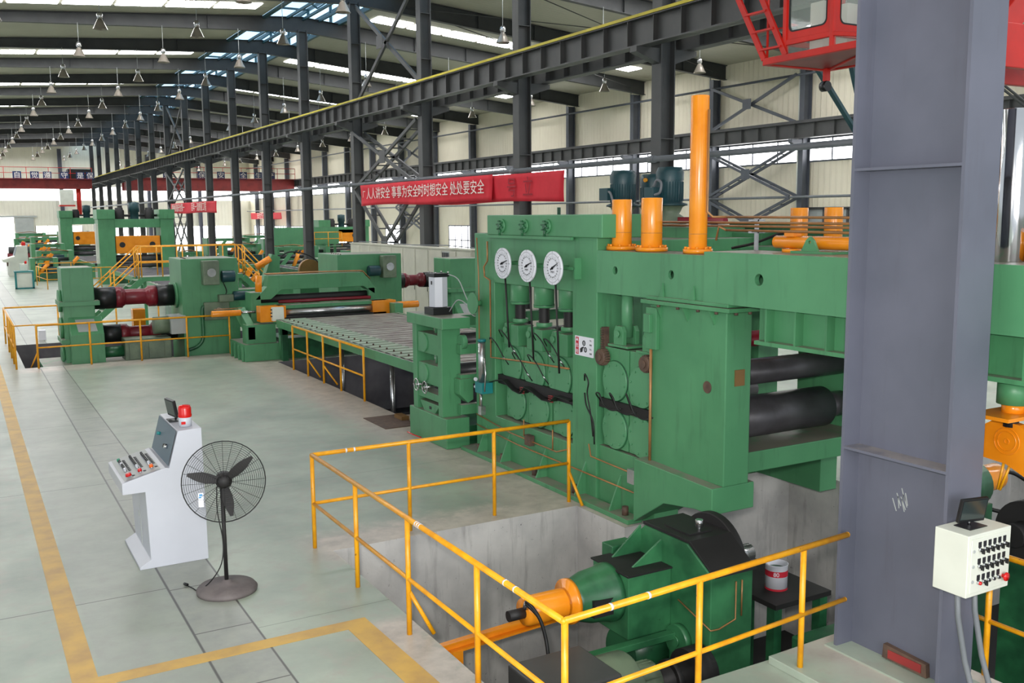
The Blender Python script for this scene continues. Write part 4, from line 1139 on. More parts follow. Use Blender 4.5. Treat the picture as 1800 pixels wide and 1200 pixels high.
# warning sign on the middle post
sg = thing('warning_sign', 'white warning sign with a red strip showing a hand between rollers on the green press', 'sign', (7.13, 10.58, 1.95))
SY0, SY1, SZ0, SZ1 = 10.79, 10.36, 1.93, 2.19
mb = MB(); mb.box(7.138, 7.149, SY1, SY0, SZ0, SZ1); mb.build('sign_plate', 'sign_white', sg)
mb = MB(); mb.box(7.136, 7.138, 10.70, 10.768, SZ0 + 0.015, SZ1 - 0.015); mb.build('red_strip', 'sign_red', sg)
mb = MB(); mb.add([(7.135, 10.762, 2.125), (7.135, 10.706, 2.125), (7.135, 10.734, 2.17)], [(0, 1, 2)]); mb.build('white_triangle', 'sign_white', sg)
text('危', 0.06, (7.135, 10.734, 2.06), (0, -1, 0), (0, 0, 1), 'lettering', 'sign_white', sg, extrude=0.0005)
text('险', 0.06, (7.135, 10.734, 1.98), (0, -1, 0), (0, 0, 1), 'lettering', 'sign_white', sg, extrude=0.0005)
for y, z in ((10.575, 2.105), (10.54, 2.02)):
    mb = MB(); ring = circ(y, z, 0.036, 24); inner = circ(y, z, 0.02, 24); mb.prism('x', ring, 7.1355, 7.138, [inner]); mb.cyl((7.1355, y, z), (7.138, y, z), 0.009, n=12); mb.build('roller_symbol', 'ink', sg)
mb = MB(); mb.prism('x', [(10.66, 1.97), (10.665, 2.02), (10.63, 2.045), (10.58, 2.06), (10.575, 2.045), (10.60, 2.03), (10.61, 1.985)], 7.1355, 7.138); mb.build('hand_symbol', 'ink', sg)
for k in range(4):
    text('当心' if k % 2 == 0 else '机械', 0.026, (7.1365, 10.42, 2.15 - 0.058 * k), (0, -1, 0), (0, 0, 1), 'small_lettering', 'ink', sg, extrude=0.0005)

# orange cylinders standing on the press: each is bolted on and is its own unit
def upright_cyl(x, y, z, h, r, label, fr=0.2, name='hydraulic_cylinder', group=None):
    t = thing(name, label, 'hydraulic cylinder', (x, y, z), group)
    mb = MB(); mb.cyl((x, y, z + 0.05), (x, y, z + h), r, n=36); mb.build('barrel', 'orange', t, 0.006)
    mb = MB(); mb.cyl((x, y, z), (x, y, z + 0.05), fr, n=28)
    for k in range(8): a = pi * k / 4; mb.cyl((x + (fr - 0.03) * cos(a), y + (fr - 0.03) * sin(a), z + 0.045), (x + (fr - 0.03) * cos(a), y + (fr - 0.03) * sin(a), z + 0.075), 0.017, n=6)
    mb.build('flange', 'orange', t)
    mb = MB(); mb.cyl((x, y, z + 0.22), (x, y, z + 0.225), r * 1.012, n=36); mb.build('barrel_seam', 'copper', t)
    return t
upright_cyl(7.44, 10.16, 3.345, 0.64, 0.128, 'short orange upright cylinder nearest the dial gauges')
upright_cyl(7.44, 9.54, 3.345, 0.65, 0.13, 'short orange upright cylinder between its twin and the tall one')
upright_cyl(7.44, 8.68, 3.345, 1.78, 0.105, 'tall orange upright cylinder standing on the press', 0.17)
upright_cyl(9.7, 9.3, 3.345, 0.52, 0.115, 'orange upright cylinder at the far side of the press, left one of two')
upright_cyl(9.7, 8.72, 3.345, 0.52, 0.115, 'orange upright cylinder at the far side of the press, right one of two')
sc_ = thing('steel_cylinder', 'tall bare steel cylinder at the right edge behind the big column', 'cylinder', (7.55, 4.92, 3.385))
MB().cyl((7.55, 4.92, 3.385), (7.55, 4.92, 4.62), 0.115, n=32).build('barrel', 'chrome', sc_, 0.004)
mb = MB(); mb.cyl((7.7, 4.72, 3.385), (7.7, 4.72, 3.62), 0.12, n=24); mb.build('orange_neck', 'orange', sc_)
# orange horizontal cylinder in its cradle
hc = thing('horizontal_cylinder', 'orange horizontal cylinder lying on top of the press beam', 'hydraulic cylinder', (7.75, 7.1, 3.4))
MB().cyl((7.72, 7.72, 3.49), (7.72, 5.9, 3.49), 0.068, n=28).build('barrel', 'orange', hc, 0.005)
MB().cyl((7.72, 7.5, 3.385), (7.72, 7.5, 3.42), 0.1, n=20).build('foot_collar', 'orange', hc)
MB().box(7.66, 7.78, 7.42, 7.55, 3.55, 3.61).build('port_block', 'orange', hc)
mb = MB(); mb.prism('x', [(6.98, 3.39), (7.22, 3.39), (7.15, 3.52), (7.1, 3.56), (7.05, 3.52)], 7.56, 7.59, [circ(7.1, 3.5, 0.018, 10)]); mb.box(7.5, 7.9, 6.75, 7.3, 3.386, 3.41); mb.build('trunnion_bracket', 'green', hc)
# pipes along the top
pp = thing('pipe_bundle', 'bundle of orange-brown hydraulic pipes running along the top of the press', 'pipes', (7.9, 8.5, 3.6))
for i, (x, z, ya) in enumerate(((7.62, 3.76, 8.5), (7.66, 3.70, 9.9), (7.66, 3.61, 8.55), (7.7, 3.66, 9.85))):
    mb = MB(); mb.tube([(7.46, ya + 0.05, z + 1.2), (7.46, ya + 0.05, z + 0.06), (7.5, ya, z), (x, ya - 0.1, z)] if i == 0 else [(x - 0.06, ya, z - 0.12), (x - 0.04, ya - 0.02, z + 0.04), (x, ya - 0.1, z)], 0.014, 8); mb.tube([(x, ya - 0.1, z), (x, 7.0, z - 0.01), (x, 5.2, z - 0.02)], 0.014, 8); mb.build('pipe', 'copper', pp)
mb = MB(); mb.box(7.62, 7.82, 8.0, 8.05, 3.58, 3.6); mb.box(7.62, 7.82, 8.0, 8.05, 3.71, 3.73); mb.box(7.71, 7.73, 8.0, 8.05, 3.385, 3.75); mb.build('pipe_clamp', 'metal', pp)
mb = MB(); mb.hose([(7.8, 8.5, 3.4), (7.85, 8.2, 3.46), (7.9, 7.9, 3.56), (7.95, 7.75, 3.6)], 0.016, 8); mb.build('hose', 'rubber', pp)
# drive group behind: gearboxes and upright motors
dv = thing('screwdown_drive', 'grey-green gear drive on top of the press carrying the dark motors', 'gear drive', (9.9, 12.0, 3.45))
mb = MB(); mb.box(9.2, 10.7, 10.9, 13.9, 3.45, 3.6); mb.build('drive_deck', 'green', dv)
for x, y in ((9.5, 12.95), (10.3, 13.2), (9.5, 11.75)):
    MB().lathe((x, y, 3.6), (0, 0, 1), [(0.26, 0), (0.26, 0.12), (0.15, 0.2), (0.2, 0.3), (0.24, 0.32)], 20).build('gear_case', 'greygreen', dv)
mb = MB(); mb.cyl((9.5, 13.8, 3.7), (9.5, 10.5, 3.7), 0.05, n=14); mb.cyl((7.8, 12.6, 3.62), (9.3, 12.6, 3.62), 0.05, n=12); mb.build('drive_shaft', 'shaft_red', dv)
for i, (x, y) in enumerate(((9.5, 12.95), (10.3, 13.2), (9.5, 11.75))):
    t = thing('upright_motor', ('dark teal upright motor, left one behind the orange cylinders', 'dark teal upright motor with a yellow dot, partly hidden between two others', 'dark teal upright motor, right one beside the tall orange cylinder')[i], 'motor', (x, y, 3.92), 'upright motors on the press')
    h = 0.58 if i != 1 else 0.54
    MB().lathe((x, y, 3.92), (0, 0, 1), [(0.0, 0), (0.27, 0), (0.27, 0.03), (0.2, 0.05), (0.2, h - 0.2)], 28).build('stator', 'motor', t)
    mb = MB()
    for k in range(28): a = 2 * pi * k / 28; mb.box(x + 0.2 * cos(a) - 0.006, x + 0.2 * cos(a) + 0.006, y + 0.2 * sin(a) - 0.006, y + 0.2 * sin(a) + 0.006, 3.99, 3.92 + h - 0.22)
    mb.build('cooling_fins', 'motor', t)
    MB().lathe((x, y, 3.92 + h - 0.2), (0, 0, 1), [(0.21, 0), (0.215, 0.12), (0.18, 0.2), (0.0, 0.21)], 28).build('fan_cowl', 'motor', t)
    if i != 1:
        mb = MB(); mb.box(x - 0.3, x - 0.17, y + 0.02, y + 0.25, 4.02, 4.22) if i == 0 else mb.box(x - 0.33, x - 0.17, y - 0.02, y + 0.2, 4.02, 4.2); mb.build('terminal_box', 'motor', t, 0.006)
        mb = MB(); mb.hose([(x - 0.28, y, 4.16), (x - 0.3, y - 0.08, 4.12), (x - 0.28, y - 0.12, 3.98)] if i == 0 else [(x - 0.3, y + 0.02, 4.2), (x - 0.3, y - 0.06, 4.3), (x - 0.28, y - 0.14, 4.26), (x - 0.3, y - 0.14, 4.12), (x - 0.33, y - 0.05, 4.08)], 0.02, 8); mb.build('motor_cable', 'conduit', t)
    else:
        mb = MB(); mb.cyl((x - 0.2, y - 0.08, 4.36), (x - 0.23, y - 0.09, 4.36), 0.035, n=12); mb.build('yellow_dot', 'yellow', t)
rb = thing('rear_gear_housing', 'long low dark green gear housing on the far side of the press top', 'gear housing', (10.6, 9.8, 3.4))
mb = MB(); mb.box(10.3, 10.9, 9.2, 11.3, 3.4, 3.66); mb.build('body', 'green_dark', rb, 0.01)
mb = MB(); mb.box(10.25, 10.9, 10.6, 12.4, 3.4, 3.6); mb.cyl((10.2, 10.0, 3.5), (10.3, 10.0, 3.5), 0.12, n=16); mb.build('bearing_block', 'green_dark', rb, 0.01)
MB().box(10.2, 10.6, 9.1, 13.5, 2.9, 3.4).build('support_girder', 'green_dark', rb)

# ================================================================== SMALL PINCH STAND left of the press
ps = thing('pinch_roll_stand', 'green pinch roll stand with a white air cylinder on top, left of the big press', 'roll stand', (7.3, 14.6, 0))
px0, py0, py1 = 6.72, 14.05, 15.35
mb = MB(); mb.box(px0, 7.15, 13.95, 15.42, 0, 0.5); mb.build('base', 'green', ps, 0.012)
mb = MB(); mb.box(px0 + 0.4, 9.8, 14.1, 15.3, 0, 0.32); mb.build('bed', 'green_dark', ps, 0.01)
for y in (14.12, 15.12):
    mb = MB(); mb.box(px0 + 0.02, px0 + 0.36, y, y + 0.16, 0.5, 2.0); mb.build('post', 'green', ps, 0.006)
mb = MB(); mb.box(px0 - 0.03, 7.2, 13.98, 15.4, 1.97, 2.15); mb.build('top_plate', 'green', ps, 0.008)
for z0, z1 in ((1.5, 1.84), (0.98, 1.32)):
    mb = MB(); mb.box(px0 + 0.04, px0 + 0.3, 14.3, 15.1, z0, z1); b1 = mb.build('bearing_block', 'green', ps, 0.006)
    mb = MB(); mb.cyl((px0 + 0.04, 14.85, (z0 + z1) / 2), (px0 + 0.015, 14.85, (z0 + z1) / 2), 0.16, n=26); mb.build('bearing_cover', 'green_pale', b1, 0.003)
mb = MB(); mb.box(px0 + 0.04, px0 + 0.3, 14.28, 15.12, 0.72, 0.84); mb.prism('x', [(15.1, 0.66), (14.3, 0.66), (14.5, 0.48), (14.9, 0.48)], px0 + 0.05, px0 + 0.3); mb.build('lower_block', 'green', ps, 0.006)
mb = MB(); mb.box(px0 + 0.045, px0 + 0.055, 14.62, 14.7, 0.55, 0.6); mb.build('slot', 'black', ps)
for y in (15.02, 14.68):
    mb = MB(); mb.tube([(px0 - 0.04, y + 0.1 * cos(2 * pi * k / 20), 0.93 + 0.1 * sin(2 * pi * k / 20)) for k in range(21)], 0.012, 6)
    for k in range(3): a = 2 * pi * k / 3; mb.cyl((px0 - 0.04, y, 0.93), (px0 - 0.04, y + 0.1 * cos(a), 0.93 + 0.1 * sin(a)), 0.007, n=6)
    mb.cyl((px0 - 0.05, y, 0.93), (px0 + 0.2, y, 0.93), 0.02, n=8); mb.build('hand_wheel', 'metal', ps)
mb = MB(); mb.cyl((px0 + 0.2, 14.7, 1.84), (px0 + 0.2, 14.7, 2.0), 0.03, n=10); mb.cyl((px0 + 0.2, 14.7, 1.3), (px0 + 0.2, 14.7, 1.5), 0.02, n=10); mb.build('rod', 'green_pale', ps)
mb = MB(); mb.prism('y', [(6.95, 1.15), (7.2, 1.15), (7.2, 0.8), (7.1, 0.75), (6.95, 0.9)], 13.9, 14.1); mb.build('side_bracket', 'green', ps, 0.006)
for z in (1.55, 1.05, 0.55):
    mb = MB(); mb.box(7.0, 10.2, 13.95, 14.1, z, z + 0.16); mb.build('cross_tie', 'green', ps, 0.006)
for z in (1.68, 1.16):
    mb = MB(); mb.cyl((7.0, 14.7, z), (10.3, 14.7, z), 0.13, n=20); mb.build('pinch_roll', 'rollsteel', ps)
mb = MB(); mb.box(10.2, 10.6, 14.05, 15.35, 0, 2.1); mb.build('far_frame', 'green', ps, 0.01)
mb = MB(); mb.box(7.2, 10.2, 14.5, 14.8, 1.95, 2.13); mb.build('top_beam', 'green', ps, 0.006)
mb = MB(); mb.cyl((7.1, 14.0, 1.75), (7.02, 14.0, 1.75), 0.12, n=20); mb.build('bearing_cover', 'green_pale', ps, 0.003)
ac = mb = MB(); mb.prism('z', circ(6.98, 14.72, 0.165, 8), 2.28, 2.78); ac = mb.build('air_cylinder', 'white', ps, 0.006)
mb = MB(); mb.box(6.8, 7.16, 14.55, 14.9, 2.15, 2.27); mb.box(6.84, 7.12, 14.58, 14.87, 2.78, 2.84); mb.build('cylinder_end_plate', 'black', ac, 0.004)
mb = MB(); mb.box(6.805, 6.815, 14.6, 14.63, 2.66, 2.72); mb.build('cylinder_mark', 'ink', ac)
mb = MB()
for dx, dy in ((0.16, 0.13), (-0.13, 0.13), (0.16, -0.13), (-0.13, -0.13)): mb.cyl((6.98 + dx * 0.8, 14.72 + dy, 2.84), (6.98 + dx * 0.8, 14.72 + dy, 2.87), 0.016, n=6)
mb.build('tie_rod_nuts', 'metal', ac)
for pts in ([(7.1, 14.6, 2.83), (7.15, 14.3, 2.75), (7.2, 14.1, 2.45), (7.3, 14.0, 2.2), (7.4, 13.9, 2.18)], [(7.1, 14.55, 2.2), (7.15, 14.35, 2.4), (7.2, 14.15, 2.36), (7.25, 14.0, 2.18), (7.3, 13.9, 2.17)]):
    mb = MB(); mb.hose(pts, 0.009, 6); mb.build('air_hose', 'panel_light', ps)
mb = MB(); mb.tube([(6.7, 14.9, 0.02), (6.6, 15.0, 0.06), (6.62, 15.3, 0.05), (6.68, 15.45, 0.02)], 0.01, 6)
solo(mb, 'red_hose', 'red', 'thin red hose lying on the floor by the foot of the pinch roll stand', 'hose', (6.65, 15.2, 0))
mb = MB(); mb.box(6.45, 7.1, 15.9, 17.0, 0.002, 0.012); solo(mb, 'floor_plate', 'rust', 'dark steel cover plate lying in the floor beside the pinch roll stand', 'cover plate', (6.8, 16.4, 0))
mb = MB(); mb.box(6.98, 7.13, 16.4, 16.75, 0.0, 0.08); solo(mb, 'brick_stack', 'bronze', 'small brown block on the floor in front of the roller table end', 'block', (7.05, 16.5, 0))

# ================================================================== ROLLER TABLE
rt = thing('slat_table', 'long steel slat table with green edge beams running away between the two machines', 'conveyor table', (8.9, 20.5, 0))
mb = MB(); mb.box(7.2, 7.3, 15.5, 25.2, 0.9, 1.1); mb.build('edge_beam', 'green', rt, 0.006)
mb = MB(); mb.box(10.6, 10.7, 15.5, 25.2, 0.9, 1.1); mb.build('edge_beam', 'green', rt, 0.006)
mb = MB(); mb.box(7.3, 10.6, 15.5, 25.2, 0.98, 1.04); mb.build('deck', 'table_steel', rt)
for k in range(26):
    y = 15.7 + 0.37 * k
    mb = MB(); mb.box(7.28, 10.6, y, y + 0.31, 1.04, 1.085); mb.build('slat', 'table_steel', rt)
    mb = MB(); mb.box(7.24, 8.0, y + 0.03, y + 0.26, 1.085, 1.10); mb.build('guide_strip', 'strip', rt)
mb = MB()
for k in range(26): mb.cyl((7.5, 15.72 + 0.37 * k, 1.09), (7.5, 15.72 + 0.37 * k, 1.125), 0.02, n=6)
mb.build('strip_bolts', 'rust', rt)
for y in (18.9, 22.0):
    mb = MB(); mb.cyl((7.85, y, -1.6), (7.85, y, 0.98), 0.05, n=14); mb.box(7.75, 7.95, y - 0.1, y + 0.1, -1.6, -1.5); mb.build('leg', 'metal', rt)
for y in (16.2, 25.1):
    mb = MB(); mb.box(7.25, 10.6, y - 0.08, y + 0.08, 0.7, 0.98); mb.box(7.3, 7.45, y - 0.08, y + 0.08, 0 if y > 25 else -1.6, 0.9); mb.box(10.4, 10.55, y - 0.08, y + 0.08, 0 if y > 25 else -1.6, 0.9); mb.build('leg_frame', 'green_dark', rt)

# ================================================================== PIT MACHINERY IN THE FOREGROUND
gb = thing('pit_gearbox', 'large oily green gearbox with a black sloping cover standing in the foreground pit', 'gearbox', (6.6, 7.7, -2.6))
GA, GB = 6.3, 6.86
mb = MB(); mb.prism('x', [(7.06, -2.6), (7.06, 0.2), (7.44, 0.43), (8.15, 0.43), (8.3, 0.3), (8.3, -2.6)], GA, GB); mb.build('case', 'green_oily', gb, 0.01)
mb = MB(); mb.prism('x', [(7.02, 0.19), (7.06, 0.19), (7.44, 0.43), (8.2, 0.43), (8.2, 0.465), (7.42, 0.465)], GA + 0.02, GB + 0.02); cv = mb.build('sloping_cover', 'matte_black', gb, 0.004)
mb = MB(); mb.box(6.42, 6.74, 7.55, 7.95, 0.465, 0.48); mb.build('inspection_lid', 'matte_black', gb)
mb = MB(); mb.cyl((6.88, 7.75, 0.1), (6.98, 7.75, 0.1), 0.48, n=44); mb.build('drum', 'matte_black', gb, 0.01)
mb = MB(); mb.cyl((6.98, 7.85, 0.12), (7.12, 7.85, 0.12), 0.38, n=40); mb.build('drum', 'matte_black', gb, 0.01)
mb = MB(); mb.cyl((7.12, 7.7, 0.06), (7.42, 7.7, 0.06), 0.1, n=24); mb.build('output_shaft', 'metal', gb)
mb = MB(); mb.cyl((6.6, 7.6, 0.46), (6.6, 7.6, 0.54), 0.018, n=10); mb.cyl((6.6, 7.6, 0.52), (6.6, 7.6, 0.6), 0.042, n=16); mb.build('breather', 'chrome', gb, 0.004)
mb = MB(); mb.box(GA - 0.05, GB + 0.05, 6.98, 8.3, -0.98, -0.92); mb.build('split_flange', 'green_oily', gb)
mb = MB(); mb.tube([(GA - 0.012, 7.2, 0.1), (GA - 0.012, 7.2, -0.8)], 0.009, 6); mb.build('copper_pipe', 'copper', gb)
mb = MB(); mb.tube([(GA - 0.012, 7.55, -0.2), (GA - 0.012, 7.04, -0.35), (GA + 0.1, 7.045, -0.36), (GA + 0.32, 7.045, -0.3), (GA + 0.32, 7.045, 0.1)], 0.009, 6); mb.build('copper_pipe', 'copper', gb)
mb = MB(); mb.tube([(GA + 0.4, 7.045, -0.28), (GA + 0.4, 7.045, 0.1)], 0.009, 6); mb.build('copper_pipe', 'copper', gb)
mb = MB(); mb.box(5.74, GA, 7.68, 8.32, -0.58, 0.1); mb.build('input_box', 'green_oily', gb, 0.01)
mb = MB(); mb.box(5.72, GA, 7.66, 8.34, 0.1, 0.12); mb.build('input_box_lid', 'matte_black', gb, 0.004)
mb = MB(); mb.box(5.98, GA, 8.3, 8.5, -0.4, 0.2); mb.build('side_block', 'green_oily', gb, 0.01)
for y, zt in ((7.86, 0.36), (8.22, 0.42)):
    mb = MB(); mb.prism('y', [(GA, 0.12), (5.92, 0.12), (GA, zt)], y - 0.012, y + 0.012); mb.build('gusset', 'green_oily', gb)
mb = MB(); mb.cyl((GA, 7.5, -0.62), (GA - 0.08, 7.5, -0.62), 0.17, n=28); mb.cyl((GA - 0.08, 7.5, -0.62), (GA - 0.1, 7.5, -0.62), 0.06, n=20); mb.build('bearing_cover', 'green_oily', gb)
mb = MB(); mb.cyl((GA - 0.02, 7.95, -0.85), (GA - 0.45, 7.95, -0.85), 0.28, n=28); mb.build('coupling_guard', 'green_dark', gb)
mb = MB(); mb.box(4.7, GA, 7.5, 7.6, -0.6, -0.53); mb.box(4.68, 4.84, 7.45, 7.66, -0.66, -0.5); mb.build('support_arm', 'green_oily', gb, 0.005)
mb = MB(); mb.box(GA - 0.3, GA + 0.1, 7.0, 8.3, -2.6, -1.0); mb.build('foot', 'green_oily', gb, 0.01)

hm = thing('orange_hydraulic_motor', 'orange hydraulic motor on a green bell housing in the foreground pit', 'motor', (5.2, 8.0, -0.16))
ax = -0.16
MB().lathe((5.74, 8.02, ax), (-1, 0, 0), [(0.0, 0), (0.31, 0), (0.31, 0.06), (0.29, 0.1), (0.27, 0.3), (0.22, 0.45), (0.22, 0.5), (0.0, 0.5)], 32).build('bell_housing', 'green_oily', hm)
mb = MB()
for k in (0, 1, 2): a = 2.3 + 0.45 * k
mb.box(5.36, 5.6, 7.74, 7.9, ax - 0.12, ax + 0.06); mb.build('housing_window', 'matte_black', hm)
MB().lathe((5.25, 8.02, ax), (-1, 0, 0), [(0.0, 0), (0.235, 0), (0.235, 0.05), (0.15, 0.06), (0.15, 0.1)], 32).build('motor_flange', 'orange', hm)
MB().lathe((5.18, 8.02, ax), (-1, 0, 0), [(0.15, 0), (0.15, 0.46), (0.13, 0.5), (0.0, 0.5)], 32).build('motor_body', 'orange', hm)
MB().cyl((4.7, 8.0, ax), (4.5, 8.0, ax), 0.055, n=18).build('motor_end_cap', 'matte_black', hm)
for dz in (0.0, 0.03):
    mb = MB(); mb.hose([(4.66, 7.92, ax + 0.12), (4.64, 7.84, ax + 0.14 + dz), (4.72, 7.76, ax + 0.02), (4.76, 7.7, ax - 0.2), (4.74, 7.6, ax - 0.45), (4.78, 7.58, ax - 0.5)], 0.018, 8); mb.build('hose', 'rubber', hm)
mb = MB(); mb.cyl((4.66, 7.93, ax + 0.08), (4.66, 7.9, ax + 0.15), 0.03, n=10); mb.build('hose_fitting', 'metal', hm)

bm_ = thing('channel_beam', 'orange steel channel lying across the foreground pit under the motor', 'beam', (4.4, 8.6, -0.8))
mb = MB(); mb.bar((3.6, 8.6, -0.72), (5.9, 8.6, -0.6), 0.08, 0.02); mb.bar((3.6, 8.6, -0.62), (5.9, 8.6, -0.5), 0.08, 0.02); mb.bar((3.6, 8.64, -0.67), (5.9, 8.64, -0.55), 0.012, 0.1); mb.build('channel', 'orange', bm_)
mb = MB(); mb.box(4.15, 4.27, 8.55, 8.66, -2.6, -0.68); mb.build('channel_leg', 'orange', bm_)

gm = thing('grey_motor', 'dark grey box motor with a ribbed end in the bottom of the foreground pit', 'motor', (4.9, 6.9, -2.0))
mb = MB(); mb.box(4.15, 4.95, 6.7, 7.4, -1.6, -0.32); mb.build('terminal_box', 'steel', gm, 0.02)
mb = MB(); mb.cyl((4.95, 7.1, -0.72), (5.3, 7.1, -0.72), 0.36, n=36); mb.build('motor_body', 'greygreen', gm, 0.02)
mb = MB(); mb.cyl((5.3, 7.1, -0.72), (5.6, 7.1, -0.72), 0.2, n=28)
for k in range(20): a = 2 * pi * k / 20; mb.box(5.32, 5.58, 7.1 + 0.2 * cos(a) - 0.006, 7.1 + 0.2 * cos(a) + 0.006, -0.72 + 0.2 * sin(a) - 0.006, -0.72 + 0.2 * sin(a) + 0.006)
mb.build('ribbed_end', 'greygreen', gm)
mb = MB(); mb.cyl((5.6, 7.1, -0.76), (6.27, 7.1, -0.76), 0.14, n=24); mb.cyl((5.8, 7.1, -0.76), (5.86, 7.1, -0.76), 0.19, n=24); mb.cyl((6.02, 7.1, -0.76), (6.25, 7.1, -0.76), 0.25, n=28); mb.build('coupling', 'matte_black', gm)
mb = MB(); mb.box(4.0, 5.95, 6.6, 7.6, -2.6, -1.6); mb.build('motor_base', 'green_dark', gm)

pf = thing('pit_platform', 'black oily steel shelf in the pit carrying the paint tin', 'platform', (8.4, 8.6, -0.7))
mb = MB(); mb.box(7.85, 8.75, 7.7, 9.1, -0.72, -0.66); mb.build('deck', 'matte_black', pf)
for x, y in ((7.93, 7.8), (8.67, 7.8), (7.93, 9.0), (8.67, 9.0)):
    mb = MB(); mb.box(x - 0.06, x + 0.06, y - 0.06, y + 0.06, -2.6, -0.72); mb.build('leg', 'green_dark', pf)
tn = thing('paint_tin', 'open white paint tin with red bands standing on the black shelf in the pit', 'tin', (8.25, 8.1, -0.66))
mb = MB(); mb.lathe((8.25, 8.1, -0.66), (0, 0, 1), [(0.0, 0.01), (0.13, 0.0), (0.132, 0.3), (0.138, 0.31), (0.125, 0.31), (0.122, 0.24), (0.0, 0.24)], 28); mb.build('can', 'sign_white', tn)
for za, zb in ((-0.49, -0.42), (-0.66, -0.635)):
    MB().cyl((8.25, 8.1, za), (8.25, 8.1, zb), 0.134, n=28, cap=False).build('red_band', 'sign_red', tn)
dxy = Vector((-8.25, -8.1, 0)).normalized(); pr = Vector((dxy.y, -dxy.x, 0)) * -1
text('80', 0.07, Vector((8.25, 8.1, -0.455)) + dxy * 0.139, Vector((-dxy.y, dxy.x, 0)), (0, 0, 1), 'lettering', 'sign_white', tn, extrude=0.0005)
mb = MB(); mb.cyl((8.25, 8.1, -0.43), (8.25, 8.1, -0.418), 0.1215, n=24); mb.build('dark_paint', 'green_dark', tn)
dk = thing('pit_drive', 'dark green drive unit low in the pit behind the front railing', 'drive unit', (8.6, 6.6, -2.6))
mb = MB(); mb.box(7.9, 9.3, 6.3, 7.5, -2.6, -0.95); mb.build('case', 'green_dark', dk, 0.02)
mb = MB(); mb.cyl((7.5, 6.7, -1.5), (7.9, 6.7, -1.5), 0.3, n=24); mb.build('coupling_guard', 'green_dark', dk)

# machinery glimpsed to the right of the big column
oa = thing('orange_swing_arm', 'orange swing arm hanging under the green beam at the right edge', 'lifting arm', (7.5, 4.7, 2.3))
MB().cyl((7.42, 4.72, 2.24), (7.42, 4.72, 2.44), 0.13, n=24).build('swivel_collar', 'green', oa)
mb = MB(); mb.cyl((7.42, 4.72, 2.14), (7.42, 4.72, 2.26), 0.09, n=20); mb.box(7.1, 7.6, 4.55, 4.9, 2.14, 2.17); mb.box(7.45, 7.7, 4.5, 4.75, 2.17, 2.3); mb.build('yoke', 'orange', oa)
mb = MB(); mb.cyl((7.4, 4.72, 2.05), (7.4, 4.72, 2.14), 0.06, n=18); mb.build('bolt', 'matte_black', oa)
mb = MB(); mb.prism('x', [(5.2, 1.78), (5.2, 1.86), (4.83, 2.1), (4.62, 2.08), (4.3, 1.82), (3.9, 1.78), (3.9, 1.6), (4.45, 1.62), (4.72, 1.74)], 7.36, 7.44); mb.build('arm_plate', 'orange', oa)
mb = MB()
for r in (0.11, 0.08, 0.02): mb.tube([(7.357, 4.72 + r * cos(2 * pi * k / 24), 1.93 + r * sin(2 * pi * k / 24)) for k in range(25)], 0.004, 5)
mb.build('pivot_boss', 'orange', oa)
for dy in (0.0, 0.06):
    mb = MB(); mb.cyl((7.4, 4.76 - dy, 1.74), (7.4, 4.8 - dy * 0.3, 1.5), 0.012, n=6); mb.build('hanger_rod', 'yellow', oa)
om = thing('pit_motor', 'orange capped green motor in the pit at the right edge', 'motor', (10.2, 7.0, -2.6))
mb = MB(); mb.cyl((9.85, 7.0, 0.6), (10.3, 7.0, 0.6), 0.27, n=24); mb.build('motor_body', 'green_dark', om)
MB().cyl((10.3, 7.0, 0.62), (10.75, 7.0, 0.62), 0.16, n=24).build('end_cap', 'orange', om, 0.02)
MB().box(9.9, 10.4, 6.8, 7.2, -2.6, 0.38).build('pedestal', 'green_dark', om)
cu_ = thing('pit_coupling', 'large black round coupling in the pit at the right edge', 'coupling', (9.7, 5.9, -2.6))
mb = MB(); mb.cyl((9.6, 5.9, 0.42), (9.8, 5.9, 0.42), 0.34, n=32); mb.cyl((9.4, 5.9, 0.42), (9.6, 5.9, 0.42), 0.13, n=20); mb.build('disc', 'matte_black', cu_, 0.01)
MB().box(9.55, 9.9, 5.7, 6.1, -2.6, 0.12).build('pedestal', 'green_dark', cu_)
for i, (x, y, h) in enumerate(((8.2, 4.5, -0.9), (9.2, 3.6, -0.6))):
    t = thing('pit_machine', ('dark low machine block at the bottom of the pit behind the right railing', 'taller dark machine block deeper in the pit behind the right railing')[i], 'machine', (x, y, ZB))
    MB().box(x - 0.4, x + 0.4, y - 0.4, y + 0.4, ZB, h).build('case', 'green_dark', t, 0.03)
    MB().cyl((x - 0.5, y, h - 0.2), (x + 0.5, y, h - 0.2), 0.25, n=20).build('shaft', 'matte_black', t)
for i, (pts) in enumerate(([(10.75, 7.0, 0.68), (11.0, 6.9, 0.62), (11.2, 6.8, 0.35), (11.2, 6.7, -0.6)], [(10.4, 7.1, 0.3), (10.8, 6.6, 0.2), (11.0, 6.2, 0.3), (11.2, 5.9, -0.6)])):
    mb = MB(); mb.hose(pts, 0.025, 8); solo(mb, 'black_hose', 'rubber', ('upper', 'lower')[i] + ' sagging black hose in the pit at the right edge', 'hose', pts[0])

